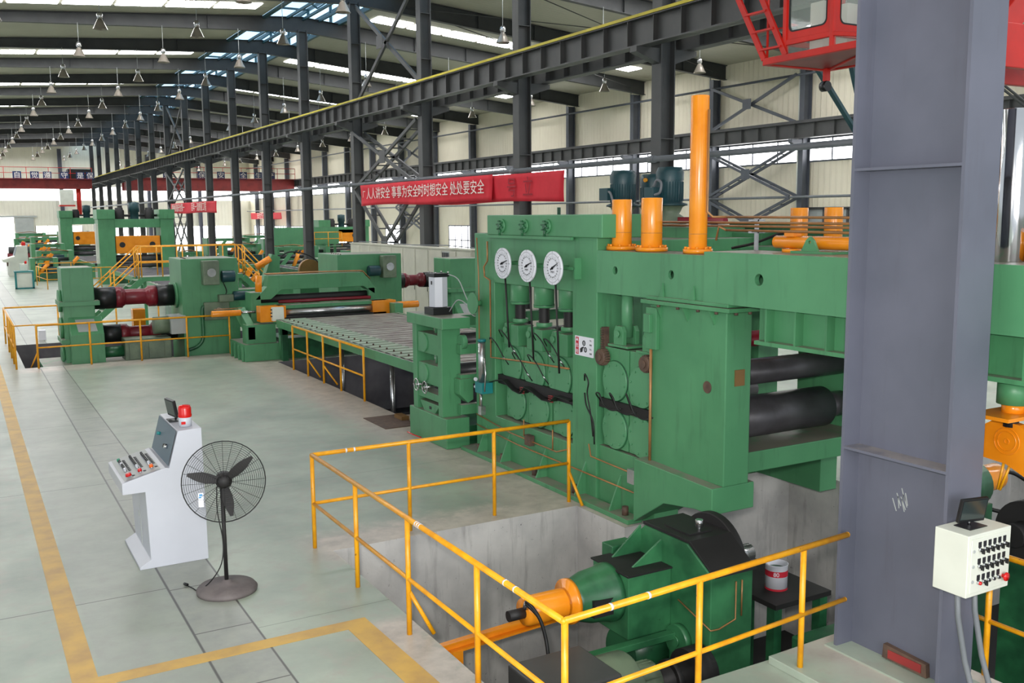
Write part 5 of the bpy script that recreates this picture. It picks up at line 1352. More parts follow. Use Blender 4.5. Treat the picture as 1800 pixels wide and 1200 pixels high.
# ================================================================== THE SECOND LEVELLER (middle distance)
def gear_stand(x0, x1, y0, y1, label, name='gear_stand'):
    t = thing(name, label, 'gear stand', ((x0 + x1) / 2, (y0 + y1) / 2, -1.6))
    MB().box(x0, x1, y0, y1, -1.6, 2.5).build('case', 'green', t, 0.02)
    for z in (1.55, 0.55): MB().box(x0 - 0.1, x1 + 0.12, y0 - 0.08, y1, z - 0.06, z + 0.06).build('joint_flange', 'green', t, 0.006)
    mb = MB(); mb.prism('x', [(y0, 1.2), (y0 - 0.35, 0.75), (y0 - 0.35, -1.6), (y0, -1.6)], x0 + 0.1, x1 + 0.15); mb.build('lower_case', 'green', t, 0.02)
    mb = MB(); mb.quad((x0 + 0.25, y0 - 0.06, 1.13), (x1 - 0.05, y0 - 0.06, 1.13), (x1, y0 - 0.3, 0.82), (x0 + 0.3, y0 - 0.3, 0.82)); mb.build('inspection_lid', 'panel_light', t)
    for z in (1.6, 0.85, 0.1):
        mb = MB(); mb.cyl((x0 - 0.08, (y0 + y1) / 2, z), (x0, (y0 + y1) / 2, z), 0.3, n=20); mb.build('bearing_cap', 'green', t)
    mb = MB(); mb.box(x0 - 0.6, x1 + 1.9, y0 - 0.5, y1 + 0.2, -0.12, -0.02); mb.build('base_frame', 'green', t)
    return t
GY0, GY1 = 27.95, 29.1
gear_stand(2.33, 3.1, GY0, GY1, 'tall green gear stand at the left end of the red jointed shafts')
def joint_shaft(xa, xb_, y, z, label, r=0.3):
    t = thing('jointed_drive_shaft', label, 'drive shaft', (xa, y, z))
    L_ = xb_ - xa
    for a, b in ((0, 0.26), (0.78, 1.0)):
        MB().cyl((xa + L_ * a, y, z), (xa + L_ * b, y, z), r, n=26).build('black_sleeve', 'black', t)
    MB().cyl((xa + L_ * 0.26, y, z), (xa + L_ * 0.78, y, z), r * 0.72, n=24).build('red_tube', 'shaft_red', t)
    for f in (0.3, 0.72):
        mb = MB(); mb.cyl((xa + L_ * (f - 0.05), y, z), (xa + L_ * (f + 0.05), y, z), r * 0.98, n=8); mb.sphere((xa + L_ * f, y, z), r * 0.95, 8); mb.build('universal_joint', 'shaft_red', t)
    return t
joint_shaft(3.15, 5.25, 28.6, 1.62, 'upper dark red jointed drive shaft between the gear stand and the green housing', 0.3)
joint_shaft(3.25, 5.25, 28.5, 0.62, 'lower dark red jointed drive shaft just above the far pit', 0.27)
lm = thing('pit_drive_motor', 'grey-green electric motor on the base frame below the red shafts', 'motor', (4.1, 27.9, -0.1))
MB().box(3.75, 4.95, 27.6, 28.3, -0.1, 0.55).build('motor_body', 'greygreen', lm, 0.02)
for x in (4.05, 4.55):
    MB().box(x - 0.2, x + 0.2, 27.56, 27.6, 0.0, 0.42).build('cover_plate', 'greygreen', lm, 0.008)
MB().cyl((3.2, 27.95, 0.2), (3.75, 27.95, 0.2), 0.15, n=18).build('brake_drum', 'green_dark', lm)
MB().cyl((4.55, 27.9, 0.85), (4.95, 27.9, 0.85), 0.24, n=20).build('blower', 'greygreen', lm)
MB().box(4.95, 5.35, 27.5, 28.2, 0.62, 1.12).build('terminal_box', 'panel_light', lm, 0.01)

def housing(x0, x1, y0, y1, h, label, left=True):
    t = thing('roll_drive_housing', label, 'machine housing', ((x0 + x1) / 2, (y0 + y1) / 2, -0.4))
    MB().box(x0, x1, y0, y1, -1.0, h).build('case', 'green', t, 0.015)
    s = 1 if left else -1
    xg = x0 + 0.75 if left else x1 - 0.5
    g = MB().box(xg - 0.22, xg + 0.22, y0 - 0.3, y0, h - 0.72, h - 0.05).build('gear_unit', 'greygreen', t, 0.02)
    MB().cyl((xg, y0 - 0.3, h - 0.38), (xg, y0 - 0.34, h - 0.38), 0.12, n=18).build('gear_cap', 'metal', g)
    xm = xg + s * 0.3
    mb = MB(); mb.cyl((xm, y0 - 0.18, h - 0.5), (xm + s * 0.35, y0 - 0.18, h - 0.5), 0.16, n=20); mb.build('gear_motor', 'motor', t, 0.01)
    if left:
        g = MB().box(x0 + 0.55, x0 + 1.25, y0 - 0.12, y0, 0.95, 1.45).build('gear_unit', 'greygreen', t, 0.02)
        MB().cyl((x0 + 0.95, y0 - 0.12, 1.2), (x0 + 0.95, y0 - 0.16, 1.2), 0.1, n=18).build('gear_cap', 'metal', g)
        MB().box(x0 + 0.95, x0 + 1.35, y0 - 0.25, y0, 1.45, 1.65).build('gear_unit', 'greygreen', t, 0.02)
        MB().cyl((x0 + 1.35, y0 - 0.15, 1.6), (x0 + 1.75, y0 - 0.15, 1.6), 0.13, n=20).build('gear_motor', 'motor', t, 0.01)
        mb = MB(); mb.hose([(x0 + 1.1, y0 - 0.1, 2.0), (x0 + 1.2, y0 - 0.04, 1.75), (x0 + 1.15, y0 - 0.05, 1.6)], 0.015, 6); mb.build('cable', 'rubber', t)
        mb = MB(); mb.hose([(x0 + 0.55, y0 - 0.06, 1.35), (x0 + 0.5, y0 - 0.06, 1.2), (x0 + 0.5, y0 - 0.06, 0.5), (x0 + 0.35, y0 - 0.06, 0.25), (x0 + 0.1, y0 - 0.06, 0.15)], 0.05, 8); mb.build('hose', 'green_dark', t)
    mb = MB(); mb.cyl((x0 - 0.06 if left else x1, (y0 + y1) / 2, 1.62), (x0 if left else x1 + 0.06, (y0 + y1) / 2, 1.62), 0.36, n=24); mb.build('shaft_seal', 'green', t)
    mb = MB()
    for k in range(5): mb.cyl((x0 + 0.15 + 0.02 * k, y0 + 0.15 + 0.25 * k, h), (x0 + 0.15 + 0.02 * k, y0 + 0.15 + 0.25 * k, h + 0.02), 0.025, n=6)
    mb.build('lid_bolts', 'rust', t)
    return t
housing(5.3, 6.85, 27.6, 29.3, 2.66, 'tall green drive housing left of the second leveller with grey gear units')
housing(9.8, 11.85, 27.6, 29.4, 2.66, 'tall green drive housing at the right of the second leveller', left=False)
joint_shaft(11.9, 13.3, 28.5, 1.75, 'dark red jointed drive shaft right of the second leveller, behind the white air cylinder', 0.24)
gear_stand(12.9, 14.0, 26.3, 27.5, 'green gear stand right of the second leveller, in front of the pale cabinets')
l2 = thing('second_leveller', 'green second leveller with an arched beam, rollers and orange side cylinders', 'leveller', (8.6, 26.6, 0))
mb = MB(); mb.prism('y', [(6.95, 1.55), (7.3, 1.9), (7.35, 2.2), (10.1, 2.2), (10.45, 1.75), (10.45, 1.55), (10.1, 1.8), (7.7, 1.8), (7.4, 1.55)], 26.3, 26.7); mb.build('arched_beam', 'green', l2, 0.01)
for x in (6.95, 10.35):
    mb = MB(); mb.prism('y', [(x - 0.15, 0.2), (x + 0.25, 0.2), (x + 0.15, 1.75), (x - 0.1, 1.75)], 26.3, 26.9); mb.build('side_frame', 'green', l2, 0.01)
MB().cyl((7.02, 26.15, 1.78), (7.04, 26.15, 2.22), 0.09, n=16).build('upright_cylinder', 'orange', l2)
for i in range(4):
    mb = MB(); mb.tube([(7.3, 26.35 + 0.08 * i, 2.24), (8.8, 26.35 + 0.08 * i, 2.25), (10.1, 26.35 + 0.08 * i, 2.24), (10.35, 26.4, 2.0)], 0.014, 6); mb.build('copper_pipe', 'copper', l2)
MB().cyl((7.1, 26.5, 1.55), (10.4, 26.5, 1.55), 0.11, n=22).build('black_roll', 'matte_black', l2)
MB().cyl((7.6, 26.3, 1.47), (10.3, 26.3, 1.47), 0.05, n=16).build('red_roll', 'shaft_red', l2)
MB().box(7.4, 10.6, 25.7, 26.1, 1.33, 1.42).build('front_plate', 'green', l2, 0.006)
MB().cyl((7.6, 25.75, 1.22), (10.5, 25.75, 1.22), 0.1, n=22).build('steel_roll', 'metal', l2)
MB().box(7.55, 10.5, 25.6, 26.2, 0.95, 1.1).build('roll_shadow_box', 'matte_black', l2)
for x in (7.15, 10.35):
    mb = MB(); mb.box(x - 0.25, x + 0.45, 25.6, 26.0, 1.0, 1.42); mb.build('orange_block', 'orange', l2, 0.01)
MB().box(10.6, 10.85, 25.2, 26.5, 0, 1.35).build('side_frame', 'green', l2, 0.01)
mb = MB(); mb.prism('x', [(25.6, 0.55), (25.6, 0.9), (26.6, 1.35), (26.9, 1.3), (26.9, 1.1)], 6.55, 6.75); mb.box(6.5, 7.3, 25.6, 26.0, 0.4, 0.95); mb.build('tilting_arm', 'green', l2, 0.01)
mb = MB(); mb.box(6.4, 7.4, 25.4, 27.0, 0, 0.45)
for k in range(4): mb.box(6.34, 6.4, 25.5 + 0.4 * k, 25.54 + 0.4 * k, 0, 0.4)
mb.build('base_block', 'green', l2, 0.01)
mb = MB(); mb.box(7.4, 10.7, 25.45, 26.8, 0, 0.55); mb.build('bed', 'green_dark', l2, 0.01)
mb = MB(); mb.box(7.3, 7.4, 25.2, 25.3, 0, 0.02); mb.cyl((7.36, 25.4, 0.02), (7.36, 25.4, 1.1), 0.05, n=12); mb.build('box_post', 'green', l2)
c1 = thing('side_cylinder', 'orange hydraulic cylinder sticking out left of the second leveller above the railing end', 'hydraulic cylinder', (6.2, 26.3, 1.25))
MB().cyl((5.78, 26.3, 1.23), (6.55, 26.3, 1.23), 0.085, n=20).build('barrel', 'orange', c1, 0.006)
MB().cyl((6.55, 26.3, 1.23), (6.95, 26.3, 1.23), 0.04, n=12).build('rod', 'metal', c1)
mb = MB(); mb.cyl((5.85, 26.3, 1.35), (6.6, 26.3, 1.36), 0.012, n=6); mb.build('pipe', 'copper', c1)
c2 = thing('side_cylinder', 'orange hydraulic cylinder sticking out right of the second leveller behind the white air cylinder', 'hydraulic cylinder', (11.2, 26.3, 1.2))
MB().cyl((10.9, 26.3, 1.2), (11.8, 26.3, 1.2), 0.1, n=20).build('barrel', 'orange', c2, 0.006)
c3 = thing('side_cylinder', 'small orange cylinder under the corner of the slat table', 'hydraulic cylinder', (7.75, 25.5, 0.72))
MB().cyl((7.5, 25.5, 0.72), (7.95, 25.5, 0.72), 0.1, n=16).build('barrel', 'orange', c3, 0.006)
jb = thing('junction_box', 'small white switch box on a green post at the corner of the second leveller', 'switch box', (7.3, 25.3, 1.08))
MB().box(7.12, 7.42, 25.2, 25.34, 1.06, 1.42).build('enclosure', 'offwhite', jb, 0.006)
for z in (1.18, 1.27, 1.36):
    MB().cyl((7.12, 25.27, z), (7.08, 25.27, z), 0.018, n=8).build('switch_knob', 'black', jb)
# machinery on the far side of the second leveller
t = thing('coil_reel', 'green reel with a pale disc between the second leveller and its right housing', 'reel', (9.9, 31, 1.6))
MB().cyl((10.0, 30.8, 2.05), (10.0, 31.0, 2.05), 0.36, n=28).build('disc', 'bronze', t)
MB().box(9.7, 10.9, 31.0, 31.8, -1.6, 1.7).build('pedestal', 'green', t, 0.02)
t = thing('tilting_frame', 'green tilting frame with an orange cylinder seen over the arched beam', 'frame', (9.0, 34, 0))
mb = MB(); mb.prism('y', [(9.2, 1.4), (9.8, 1.4), (9.9, 2.4), (9.6, 2.5), (9.5, 2.2)], 33.8, 34.2); mb.box(8.3, 11.0, 33.8, 34.6, 0, 1.3); mb.build('frame_plate', 'green', t, 0.01)
mb = MB(); mb.cyl((9.0, 33.7, 2.05), (9.5, 33.7, 2.35), 0.12, n=16); mb.build('orange_cylinder', 'orange', t)
mb = MB(); mb.hose([(9.9, 34, 2.35), (10.3, 34, 2.55), (10.9, 34, 2.45), (11.3, 34, 2.2), (11.35, 34, 1.9)], 0.025, 6); mb.build('hose', 'rubber', t)

# pale control cabinets in a row behind
t = thing('control_cabinets', 'long row of pale grey control cabinets standing behind the second leveller', 'cabinet', (14.55, 33, 0))
n = 10
for k in range(n):
    y0 = 27.6 + 1.1 * k
    f = MB().box(14.3, 14.8, y0 + 0.006, y0 + 1.094, 0, 2.66).build('cabinet_unit', 'cabinet', t, 0.006)
    MB().box(14.285, 14.3, y0 + 0.04, y0 + 1.06, 0.12, 2.6).build('cabinet_door', 'cabinet', f, 0.004)
    MB().box(14.275, 14.285, y0 + 0.08, y0 + 0.11, 1.15, 1.35).build('door_handle', 'black', f)
MB().box(14.27, 14.83, 27.55, 38.65, 2.66, 2.7).build('top_trim', 'cabinet', t)
m_ = MB(); m_.box(14.27, 14.285, 29.2, 29.75, 2.36, 2.6); pn = m_.build('meter_panel', 'panel_light', t)
for k in range(4):
    MB().box(14.26, 14.27, 29.24 + 0.13 * k, 29.33 + 0.13 * k, 2.4, 2.56).build('meter', 'ink', pn)
mb = MB(); mb.tube([(14.6, 27.8, 2.74), (14.6, 30, 2.78), (14.62, 33, 2.73), (14.6, 36, 2.78), (14.6, 38.4, 2.74)], 0.02, 6)
solo(mb, 'cable_on_cabinets', 'conduit', 'loose cable lying along the top of the pale cabinets', 'cable', (14.6, 33, 2.7))

# ================================================================== PLATFORM WITH STAIRS
pl = thing('access_platform', 'green raised platform with yellow railings and a stair at each end behind the second leveller', 'platform', (7.4, 35.8, 0))
PX0, PX1, PY, PZ = 5.5, 9.0, 35.5, 1.75
MB().box(PX0, PX1, PY, PY + 1.0, PZ - 0.15, PZ).build('deck', 'green', pl)
for x in (PX0 + 0.1, 7.2, PX1 - 0.1):
    MB().box(x - 0.05, x + 0.05, PY + 0.05, PY + 0.15, 0, PZ - 0.15).build('leg', 'green', pl)
for (xa, za, xb_, zb_, nm) in ((PX0, PZ, 3.7, 0.1, 'left'), (PX1, PZ, 10.6, 0.0, 'right')):
    for y in (PY, PY + 0.9):
        mb = MB(); mb.bar((xa, y, za - 0.1), (xb_, y, zb_), 0.05, 0.2); st = mb.build('stair_stringer', 'green', pl)
        mb = MB()
        for h in (0.55, 1.05): mb.cyl((xa, y, za + h), (xb_, y, zb_ + h), 0.022, n=8)
        for f in (0.05, 0.5, 0.97): x = xa + (xb_ - xa) * f; z = za + (zb_ - za) * f; mb.cyl((x, y, z), (x, y, z + 1.05), 0.022, n=8)
        mb.build('stair_handrail', 'yellow', pl)
    for k in range(8):
        f = (k + 0.5) / 8; x = xa + (xb_ - xa) * f; z = za + (zb_ - za) * f
        MB().box(x - 0.11, x + 0.11, PY, PY + 0.9, z - 0.02, z).build('stair_tread', 'green', pl)
for y in (PY, PY + 1.0):
    mb = MB()
    for h in (0.5, 1.05): mb.cyl((PX0, y, PZ + h), (PX1, y, PZ + h), 0.022, n=8)
    for k in range(6): x = PX0 + (PX1 - PX0) * k / 5; mb.cyl((x, y, PZ), (x, y, PZ + 1.05), 0.022, n=8)
    mb.build('railing', 'yellow', pl)

# ================================================================== FAR PART OF THE LINE
def mill_stand(x, y, w, h, label, light=True):
    t = thing('portal_mill_stand', label, 'mill stand', (x + w / 2, y, 0))
    for a, b in ((x, x + 0.85), (x + w - 0.75, x + w)):
        MB().box(a, b, y, y + 1.6, 0, h).build('post', 'green', t, 0.02)
        MB().box(a - 0.06, b + 0.06, y - 0.1, y + 1.6, h - 0.55, h).build('post_head', 'green', t, 0.02)
    MB().box(x + 0.85, x + w - 0.75, y + 0.1, y + 1.3, h - 1.05, h - 0.55).build('cross_beam', 'green', t, 0.02)
    MB().box(x + 0.9, x + w - 0.8, y + 0.1, y + 1.2, 1.75, 2.75).build('orange_carriage', 'orange', t, 0.02)
    for q in (0.3, 0.7):
        xx = x + w * q
        MB().cyl((xx, y + 0.09, 2.25), (xx, y + 0.06, 2.25), 0.16, n=16).build('round_hole', 'black', t)
        MB().lathe((xx, y + 0.7, h - 0.55), (0, 0, 1), [(0.28, 0), (0.28, 0.5), (0.22, 0.55), (0.22, 0.65), (0, 0.66)], 16).build('screw_motor', 'matte_black', t)
    MB().lathe((x + w / 2, y + 0.7, h - 0.55), (0, 0, 1), [(0.25, 0), (0.25, 0.4), (0.3, 0.42), (0.3, 0.95), (0.0, 1.0)], 16).build('centre_motor', 'motor', t)
    MB().cyl((x + 0.9, y + 0.7, h - 0.35), (x + w - 0.8, y + 0.7, h - 0.35), 0.07, n=10).build('cross_shaft', 'matte_black', t)
    for z, r in ((1.45, 0.2), (1.05, 0.17)):
        MB().cyl((x + 0.85, y + 0.5, z), (x + w - 0.75, y + 0.5, z), r, n=18).build('roll', 'rollsteel', t)
    MB().box(x + 0.85, x + w - 0.75, y + 0.2, y + 1.3, 0, 0.8).build('bed', 'green_dark', t)
    MB().box(x - 0.14, x, y + 0.15, y + 0.6, 1.2, h - 0.8).build('lit_post_face', 'offwhite', t)  # off-white slab colours in the light on the post's left face
    return t
mill_stand(7.1, 60, 4.15, 4.28, 'green portal mill stand with an orange carriage, the nearer of the two in the distance')
mill_stand(7.1, 83, 4.0, 4.38, 'green portal mill stand with an orange carriage, further away on the left')
mill_stand(25.2, 75, 4.2, 3.5, 'green portal stand with orange parts in the right bay, seen between two middle columns')
def conveyor(x0, x1, y0, y1, z, label, mat='green', n=10):
    t = thing('roller_conveyor', label, 'conveyor', ((x0 + x1) / 2, (y0 + y1) / 2, 0))
    for x in (x0, x1): MB().box(x - 0.08, x + 0.08, y0, y1, z - 0.22, z).build('side_rail', mat, t)
    for k in range(n):
        y = y0 + (y1 - y0) * (k + 0.5) / n
        MB().cyl((x0, y, z - 0.06), (x1, y, z - 0.06), 0.09, n=12).build('roller', 'rollsteel', t)
    for x in (x0, x1):
        for y in (y0 + 0.2, y1 - 0.2): MB().box(x - 0.08, x + 0.08, y - 0.1, y + 0.1, 0, z - 0.22).build('leg', mat, t)
    return t
conveyor(7.4, 10.8, 40, 48, 0.95, 'roller conveyor behind the access platform')
conveyor(7.4, 10.8, 50, 58.5, 0.95, 'roller conveyor leading into the nearer portal stand')
conveyor(7.4, 10.8, 66, 80, 0.95, 'roller conveyor between the two portal stands', n=14)
conveyor(16.2, 17.0, 44, 58, 0.9, 'dark green conveyor in the right bay behind the middle columns', 'green_dark', 12)
conveyor(24.0, 25.5, 52, 66, 0.9, 'second dark green conveyor further right in the right bay', 'green_dark', 12)
def clutter(x, y, w, d, h, label, seed, kind='machine'):
    """small process machine: bed, posts, a roll or two, orange cylinder, pipes"""
    r = random.Random(seed)
    t = thing('process_machine', label, kind, (x, y, 0))
    MB().box(x - w / 2, x + w / 2, y - d / 2, y + d / 2, 0, h * 0.35).build('bed', 'green_dark', t, 0.02)
    for s in (-1, 1):
        MB().box(x + s * w * 0.4 - 0.14, x + s * w * 0.4 + 0.14, y - d * 0.3, y + d * 0.3, h * 0.3, h).build('post', 'green', t, 0.02)
    MB().box(x - w * 0.4, x + w * 0.4, y - 0.14, y + 0.14, h * 0.86, h * 0.98).build('cross_head', 'green', t, 0.01)
    for k in range(2):
        z = h * (0.45 + 0.2 * k)
        MB().cyl((x - w * 0.4, y, z), (x + w * 0.4, y, z), 0.12, n=14).build('roll', 'rollsteel', t)
    xx = x + r.uniform(-0.3, 0.3) * w
    MB().cyl((xx, y - d * 0.45, h * 0.3), (xx + r.uniform(0.3, 0.7), y - d * 0.45, h * 0.75), 0.12, n=14).build('orange_cylinder', 'orange', t)
    mb = MB(); mb.bar((x - w * 0.45, y - d * 0.5, h * 0.1), (x - w * 0.1, y - d * 0.5, h * 0.9), 0.15, 0.22); mb.build('inclined_arm', 'orange' if r.random() < 0.5 else 'green', t)
    MB().box(x + w * 0.1, x + w * 0.4, y - d * 0.55, y - d * 0.35, h * 0.35, h * 0.6).build('motor', 'greygreen' if r.random() < 0.5 else 'motor', t, 0.02)
    mb = MB(); mb.tube([(x - w * 0.4, y - 0.2, h), (x, y - 0.25, h * 1.05), (x + w * 0.4, y - 0.2, h * 0.95)], 0.03, 6); mb.build('pipe', 'copper', t)
    return t
for a in ((8.2, 38.6, 2.6, 1.6, 1.3, 'low green machine just behind the access platform', 1),
          (5.6, 71, 2.4, 2.5, 1.7, 'green machine with inclined arms left of the portal stands', 2),
          (5.7, 78, 2.4, 3, 2.0, 'green machine with a roller rack left of the further portal stand', 3),
          (7.4, 95, 4, 3, 2.2, 'distant green entry machine at the left end of the line', 4),
          (6.4, 107, 3, 3, 2.4, 'furthest green machine near the bright gateway', 5),
          (9.6, 100, 3, 3, 2.6, 'distant green machine behind the further portal stand', 6),
          (19, 62, 3.4, 2.5, 1.9, 'green machine in the right bay behind the stair', 7),
          (22.5, 70, 3.4, 2.5, 1.9, 'green machine with an orange cylinder deep in the right bay', 8),
          (17.8, 41, 2.6, 2, 1.6, 'dark green machine right behind the middle columns', 9),
          (20.5, 49, 3, 2, 1.7, 'dark green machine between conveyors in the right bay', 10),
          (19.5, 82, 4, 3, 2.1, 'distant green machine in the right bay in front of the far windows', 11),
          (25, 92, 4, 3, 2.1, 'distant green machine close to the right wall', 12),
          (22.5, 41, 2.5, 2.5, 2.2, 'green machine half hidden by the pale cabinets', 13),
          (4.6, 66.5, 1.6, 2, 1.4, 'low green machine beside the sunken bay in the left distance', 14),
          (8.6, 112, 3.5, 3, 2.2, 'green machine in front of the left far windows', 15),
          (5.4, 99, 1.8, 3, 2.0, 'narrow distant green machine beside the aisle', 16),
          (12.6, 62.5, 1.4, 2.5, 1.7, 'green side unit right of the nearer portal stand', 17),
          (12.4, 48, 1.8, 2.5, 1.5, 'green side unit behind the right stair of the platform', 18),
          (12.6, 54, 1.6, 2, 1.3, 'low green side unit between two middle columns', 19),
          (17.6, 70, 3, 2.5, 1.9, 'dark green machine below the small red banner', 20),
          (18.2, 52, 2.0, 2.5, 1.5, 'small green machine beside the green screen', 21),
          (22.5, 60, 1.6, 2, 1.6, 'narrow green machine in front of the right bay portal', 22),
          (24.5, 84, 3.6, 3, 1.9, 'distant green machine behind the right bay portal', 23),
          (16.9, 96, 2.2, 3, 1.8, 'distant green machine at the foot of the far middle columns', 24)):
    clutter(*a)
t = thing('green_screen_wall', 'large plain green panel screen in the right bay behind the columns', 'screen', (20.8, 66, 0))
MB().box(18.9, 23.6, 66, 66.15, 1.85, 3.05).build('panel', 'green_pale', t)
for x in (19.2, 21.2, 23.3): MB().box(x - 0.08, x + 0.08, 66, 66.15, 0, 1.85).build('leg', 'green', t)
MB().box(21.6, 23.6, 65.4, 66, 1.7, 1.75).build('walkway', 'green', t)
mb = MB()
for z in (2.25, 2.7): mb.cyl((21.6, 65.4, z), (23.6, 65.4, z), 0.03, n=6)
for x in (21.6, 22.6, 23.6): mb.cyl((x, 65.4, 1.7), (x, 65.4, 2.7), 0.03, n=6)
mb.bar((20.2, 65.5, 0.2), (21.6, 65.5, 1.7), 0.06, 0.15); mb.cyl((20.2, 65.4, 1.2), (21.6, 65.4, 2.7), 0.03, n=6); mb.build('stair_rail', 'yellow', t)
t = thing('blue_green_drive', 'small dark green drive behind the press, left of the dial gauges', 'drive', (10.9, 16.5, 0))
MB().box(10.9, 11.6, 17.2, 18.2, 0, 3.0).build('pedestal', 'cabinet', t, 0.01)
MB().box(10.95, 11.5, 17.3, 18.0, 3.0, 3.5).build('gear_case', 'green', t, 0.02)
mb = MB(); mb.cyl((11.0, 17.9, 3.6), (11.0, 17.2, 3.6), 0.1, n=14); mb.cyl((11.1, 17.4, 3.5), (11.1, 17.4, 3.95), 0.04, n=10); mb.build('shaft_stub', 'green_dark', t)
t = thing('teal_edged_cabinet', 'small white cabinet with teal edges beside the railing in the left distance', 'cabinet', (3.05, 59.0, 0))
MB().box(2.65, 3.5, 58.8, 59.6, 0.06, 0.92).build('body', 'offwhite', t, 0.01)
mb = MB()
for x in (2.65, 3.5):
    mb.box(x - 0.05, x + 0.05, 58.72, 58.82, 0, 0.95)
mb.box(2.6, 3.55, 58.72, 58.82, 0, 0.08); mb.box(2.6, 3.55, 58.7, 59.65, 0.9, 0.97); mb.build('edge_frame', 'teal', t)
MB().box(2.9, 3.3, 59.1, 59.4, 0.97, 1.35).build('top_console', 'offwhite', t, 0.02)
MB().cyl((3.2, 59.2, 1.35), (3.2, 59.2, 1.5), 0.06, n=12).build('red_lamp', 'red', t)
t = thing('distant_control_desk', 'white control desk far down the aisle at the left edge of the picture', 'control desk', (3.3, 73, 0))
MB().prism('y', [(2.9, 0), (4.1, 0), (4.1, 2.0), (3.5, 2.0), (3.3, 1.3), (2.6, 1.1), (2.6, 0.95), (3.0, 0.9)], 72.5, 74.5).build('body', 'offwhite', t, 0.02)
MB().cyl((3.9, 73, 2.0), (3.9, 73, 2.25), 0.12, n=12).build('red_lamp', 'red', t)
MB().prism('y', [(3.48, 1.9), (3.3, 1.35), (3.28, 1.35), (3.46, 1.92)], 72.6, 74.4).build('panel', 'panel', t)
mb = MB(); mb.box(2.05, 2.25, 33.6, 33.9, 0, 0.3)
solo(mb, 'white_carton', 'sign_white', 'small white carton on the floor left of the tall green gear stand', 'box', (2.15, 33.75, 0))
mb = MB(); mb.box(4.4, 4.75, 30.4, 30.75, -1.6, 1.1)
solo(mb, 'orange_post', 'orange', 'square orange post standing in the far pit behind the red shafts', 'post', (4.6, 30.6, -1.6), bev=0.01)
t = thing('pit_conveyor', 'green sloping arm with orange rollers in the left corner of the far pit', 'arm', (2.1, 27.8, -1.0))
mb = MB(); mb.bar((1.7, 27.9, -1.2), (2.4, 28.1, 0.05), 0.2, 0.1); mb.build('arm', 'green_dark', t)
for x, z in ((1.85, -0.15), (2.05, -0.5)):
    MB().cyl((x, 27.7, z), (x + 0.25, 27.7, z), 0.1, n=12).build('orange_roller', 'orange', t)
t = thing('purple_coils', 'bundle of dark material stacked at the far end of the aisle', 'stack', (4.6, 88, 0))
for k in range(3): MB().cyl((3.4 + 0.1 * k, 88, 0.28 + 0.5 * k), (5.6, 88, 0.28 + 0.5 * k), 0.28, n=14).build('roll_of_material', ('rust', 'shaft_red', 'steel')[k], t)

# ================================================================== BANNERS
def cloth(name, label, x, y0, y1, zt, zb, sag, seed, cat='banner'):
    t = thing(name, label, cat, (x, (y0 + y1) / 2, (zt + zb) / 2))
    mb = MB(); n, m_ = 40, 6; vs = []; r = random.Random(seed); ph = r.uniform(0, 6)
    for i in range(n + 1):
        f = i / n; y = y0 + (y1 - y0) * f
        for j in range(m_ + 1):
            g = j / m_
            z = zt + (zb - zt) * g - sag * sin(pi * f) * (1 - g) + 0.03 * sin(f * 9 + ph) * g
            vs.append((x + 0.025 * sin(f * 14 + g * 3 + ph) , y, z))
    fs = [(i * (m_ + 1) + j, (i + 1) * (m_ + 1) + j, (i + 1) * (m_ + 1) + j + 1, i * (m_ + 1) + j + 1) for i in range(n) for j in range(m_)]
    mb.add(vs, fs, True); c = mb.build('cloth', 'banner', t)
    md = c.modifiers.new('thickness', 'SOLIDIFY'); md.thickness = 0.01
    return t
b1 = cloth('slogan_banner', 'long red cloth slogan banner with white characters hung on the middle columns', 14.62, 38.1, 26.8, 5.05, 4.22, 0.0, 2)
text('人人讲安全 事事为安全', 0.48, (14.57, 34.8, 4.66), (0, -1, 0), (0, 0, 1), 'lettering', 'text_white', b1, sx=1.03)
text('时时想安全 处处要安全', 0.48, (14.57, 29.75, 4.66), (0, -1, 0), (0, 0, 1), 'lettering', 'text_white', b1, sx=1.03)
text('厂', 0.3, (14.57, 37.6, 4.66), (0, -1, 0), (0, 0, 1), 'small_lettering', 'text_white', b1)
b2 = cloth('plain_banner', 'plain red cloth banner hanging behind the right end of the slogan banner', 14.72, 33.5, 22.8, 5.02, 4.18, 0.0, 3)
M['ghost'] = paint('show_through_lettering', (160, 24, 42), (156, 22, 40), 0.75)
text('号  立', 0.62, (14.68, 25.2, 4.58), (0, -1, 0), (0, 0, 1), 'show_through_lettering', 'ghost', b2, sx=1.0)
b3 = cloth('slogan_banner', 'smaller red slogan banner far away on the middle columns', 14.62, 78.9, 63.6, 4.85, 4.1, 0.0, 4)
text('特种设备安全第一', 0.62, (14.5, 75.4, 4.47), (0, -1, 0), (0, 0, 1), 'lettering', 'text_white', b3, sx=0.95)
text('百年一流质量工程', 0.62, (14.5, 68.4, 4.47), (0, -1, 0), (0, 0, 1), 'lettering', 'text_white', b3, sx=0.95)
b4 = cloth('small_red_banner', 'tiny pink-red banner on the right wall deep in the right bay', WALL_X - 1.3, 131, 117, 4.3, 3.5, 0.0, 5)
text('安全生产人人有责', 0.9, (WALL_X - 1.4, 124, 3.9), (0, -1, 0), (0, 0, 1), 'lettering', 'text_white', b4)

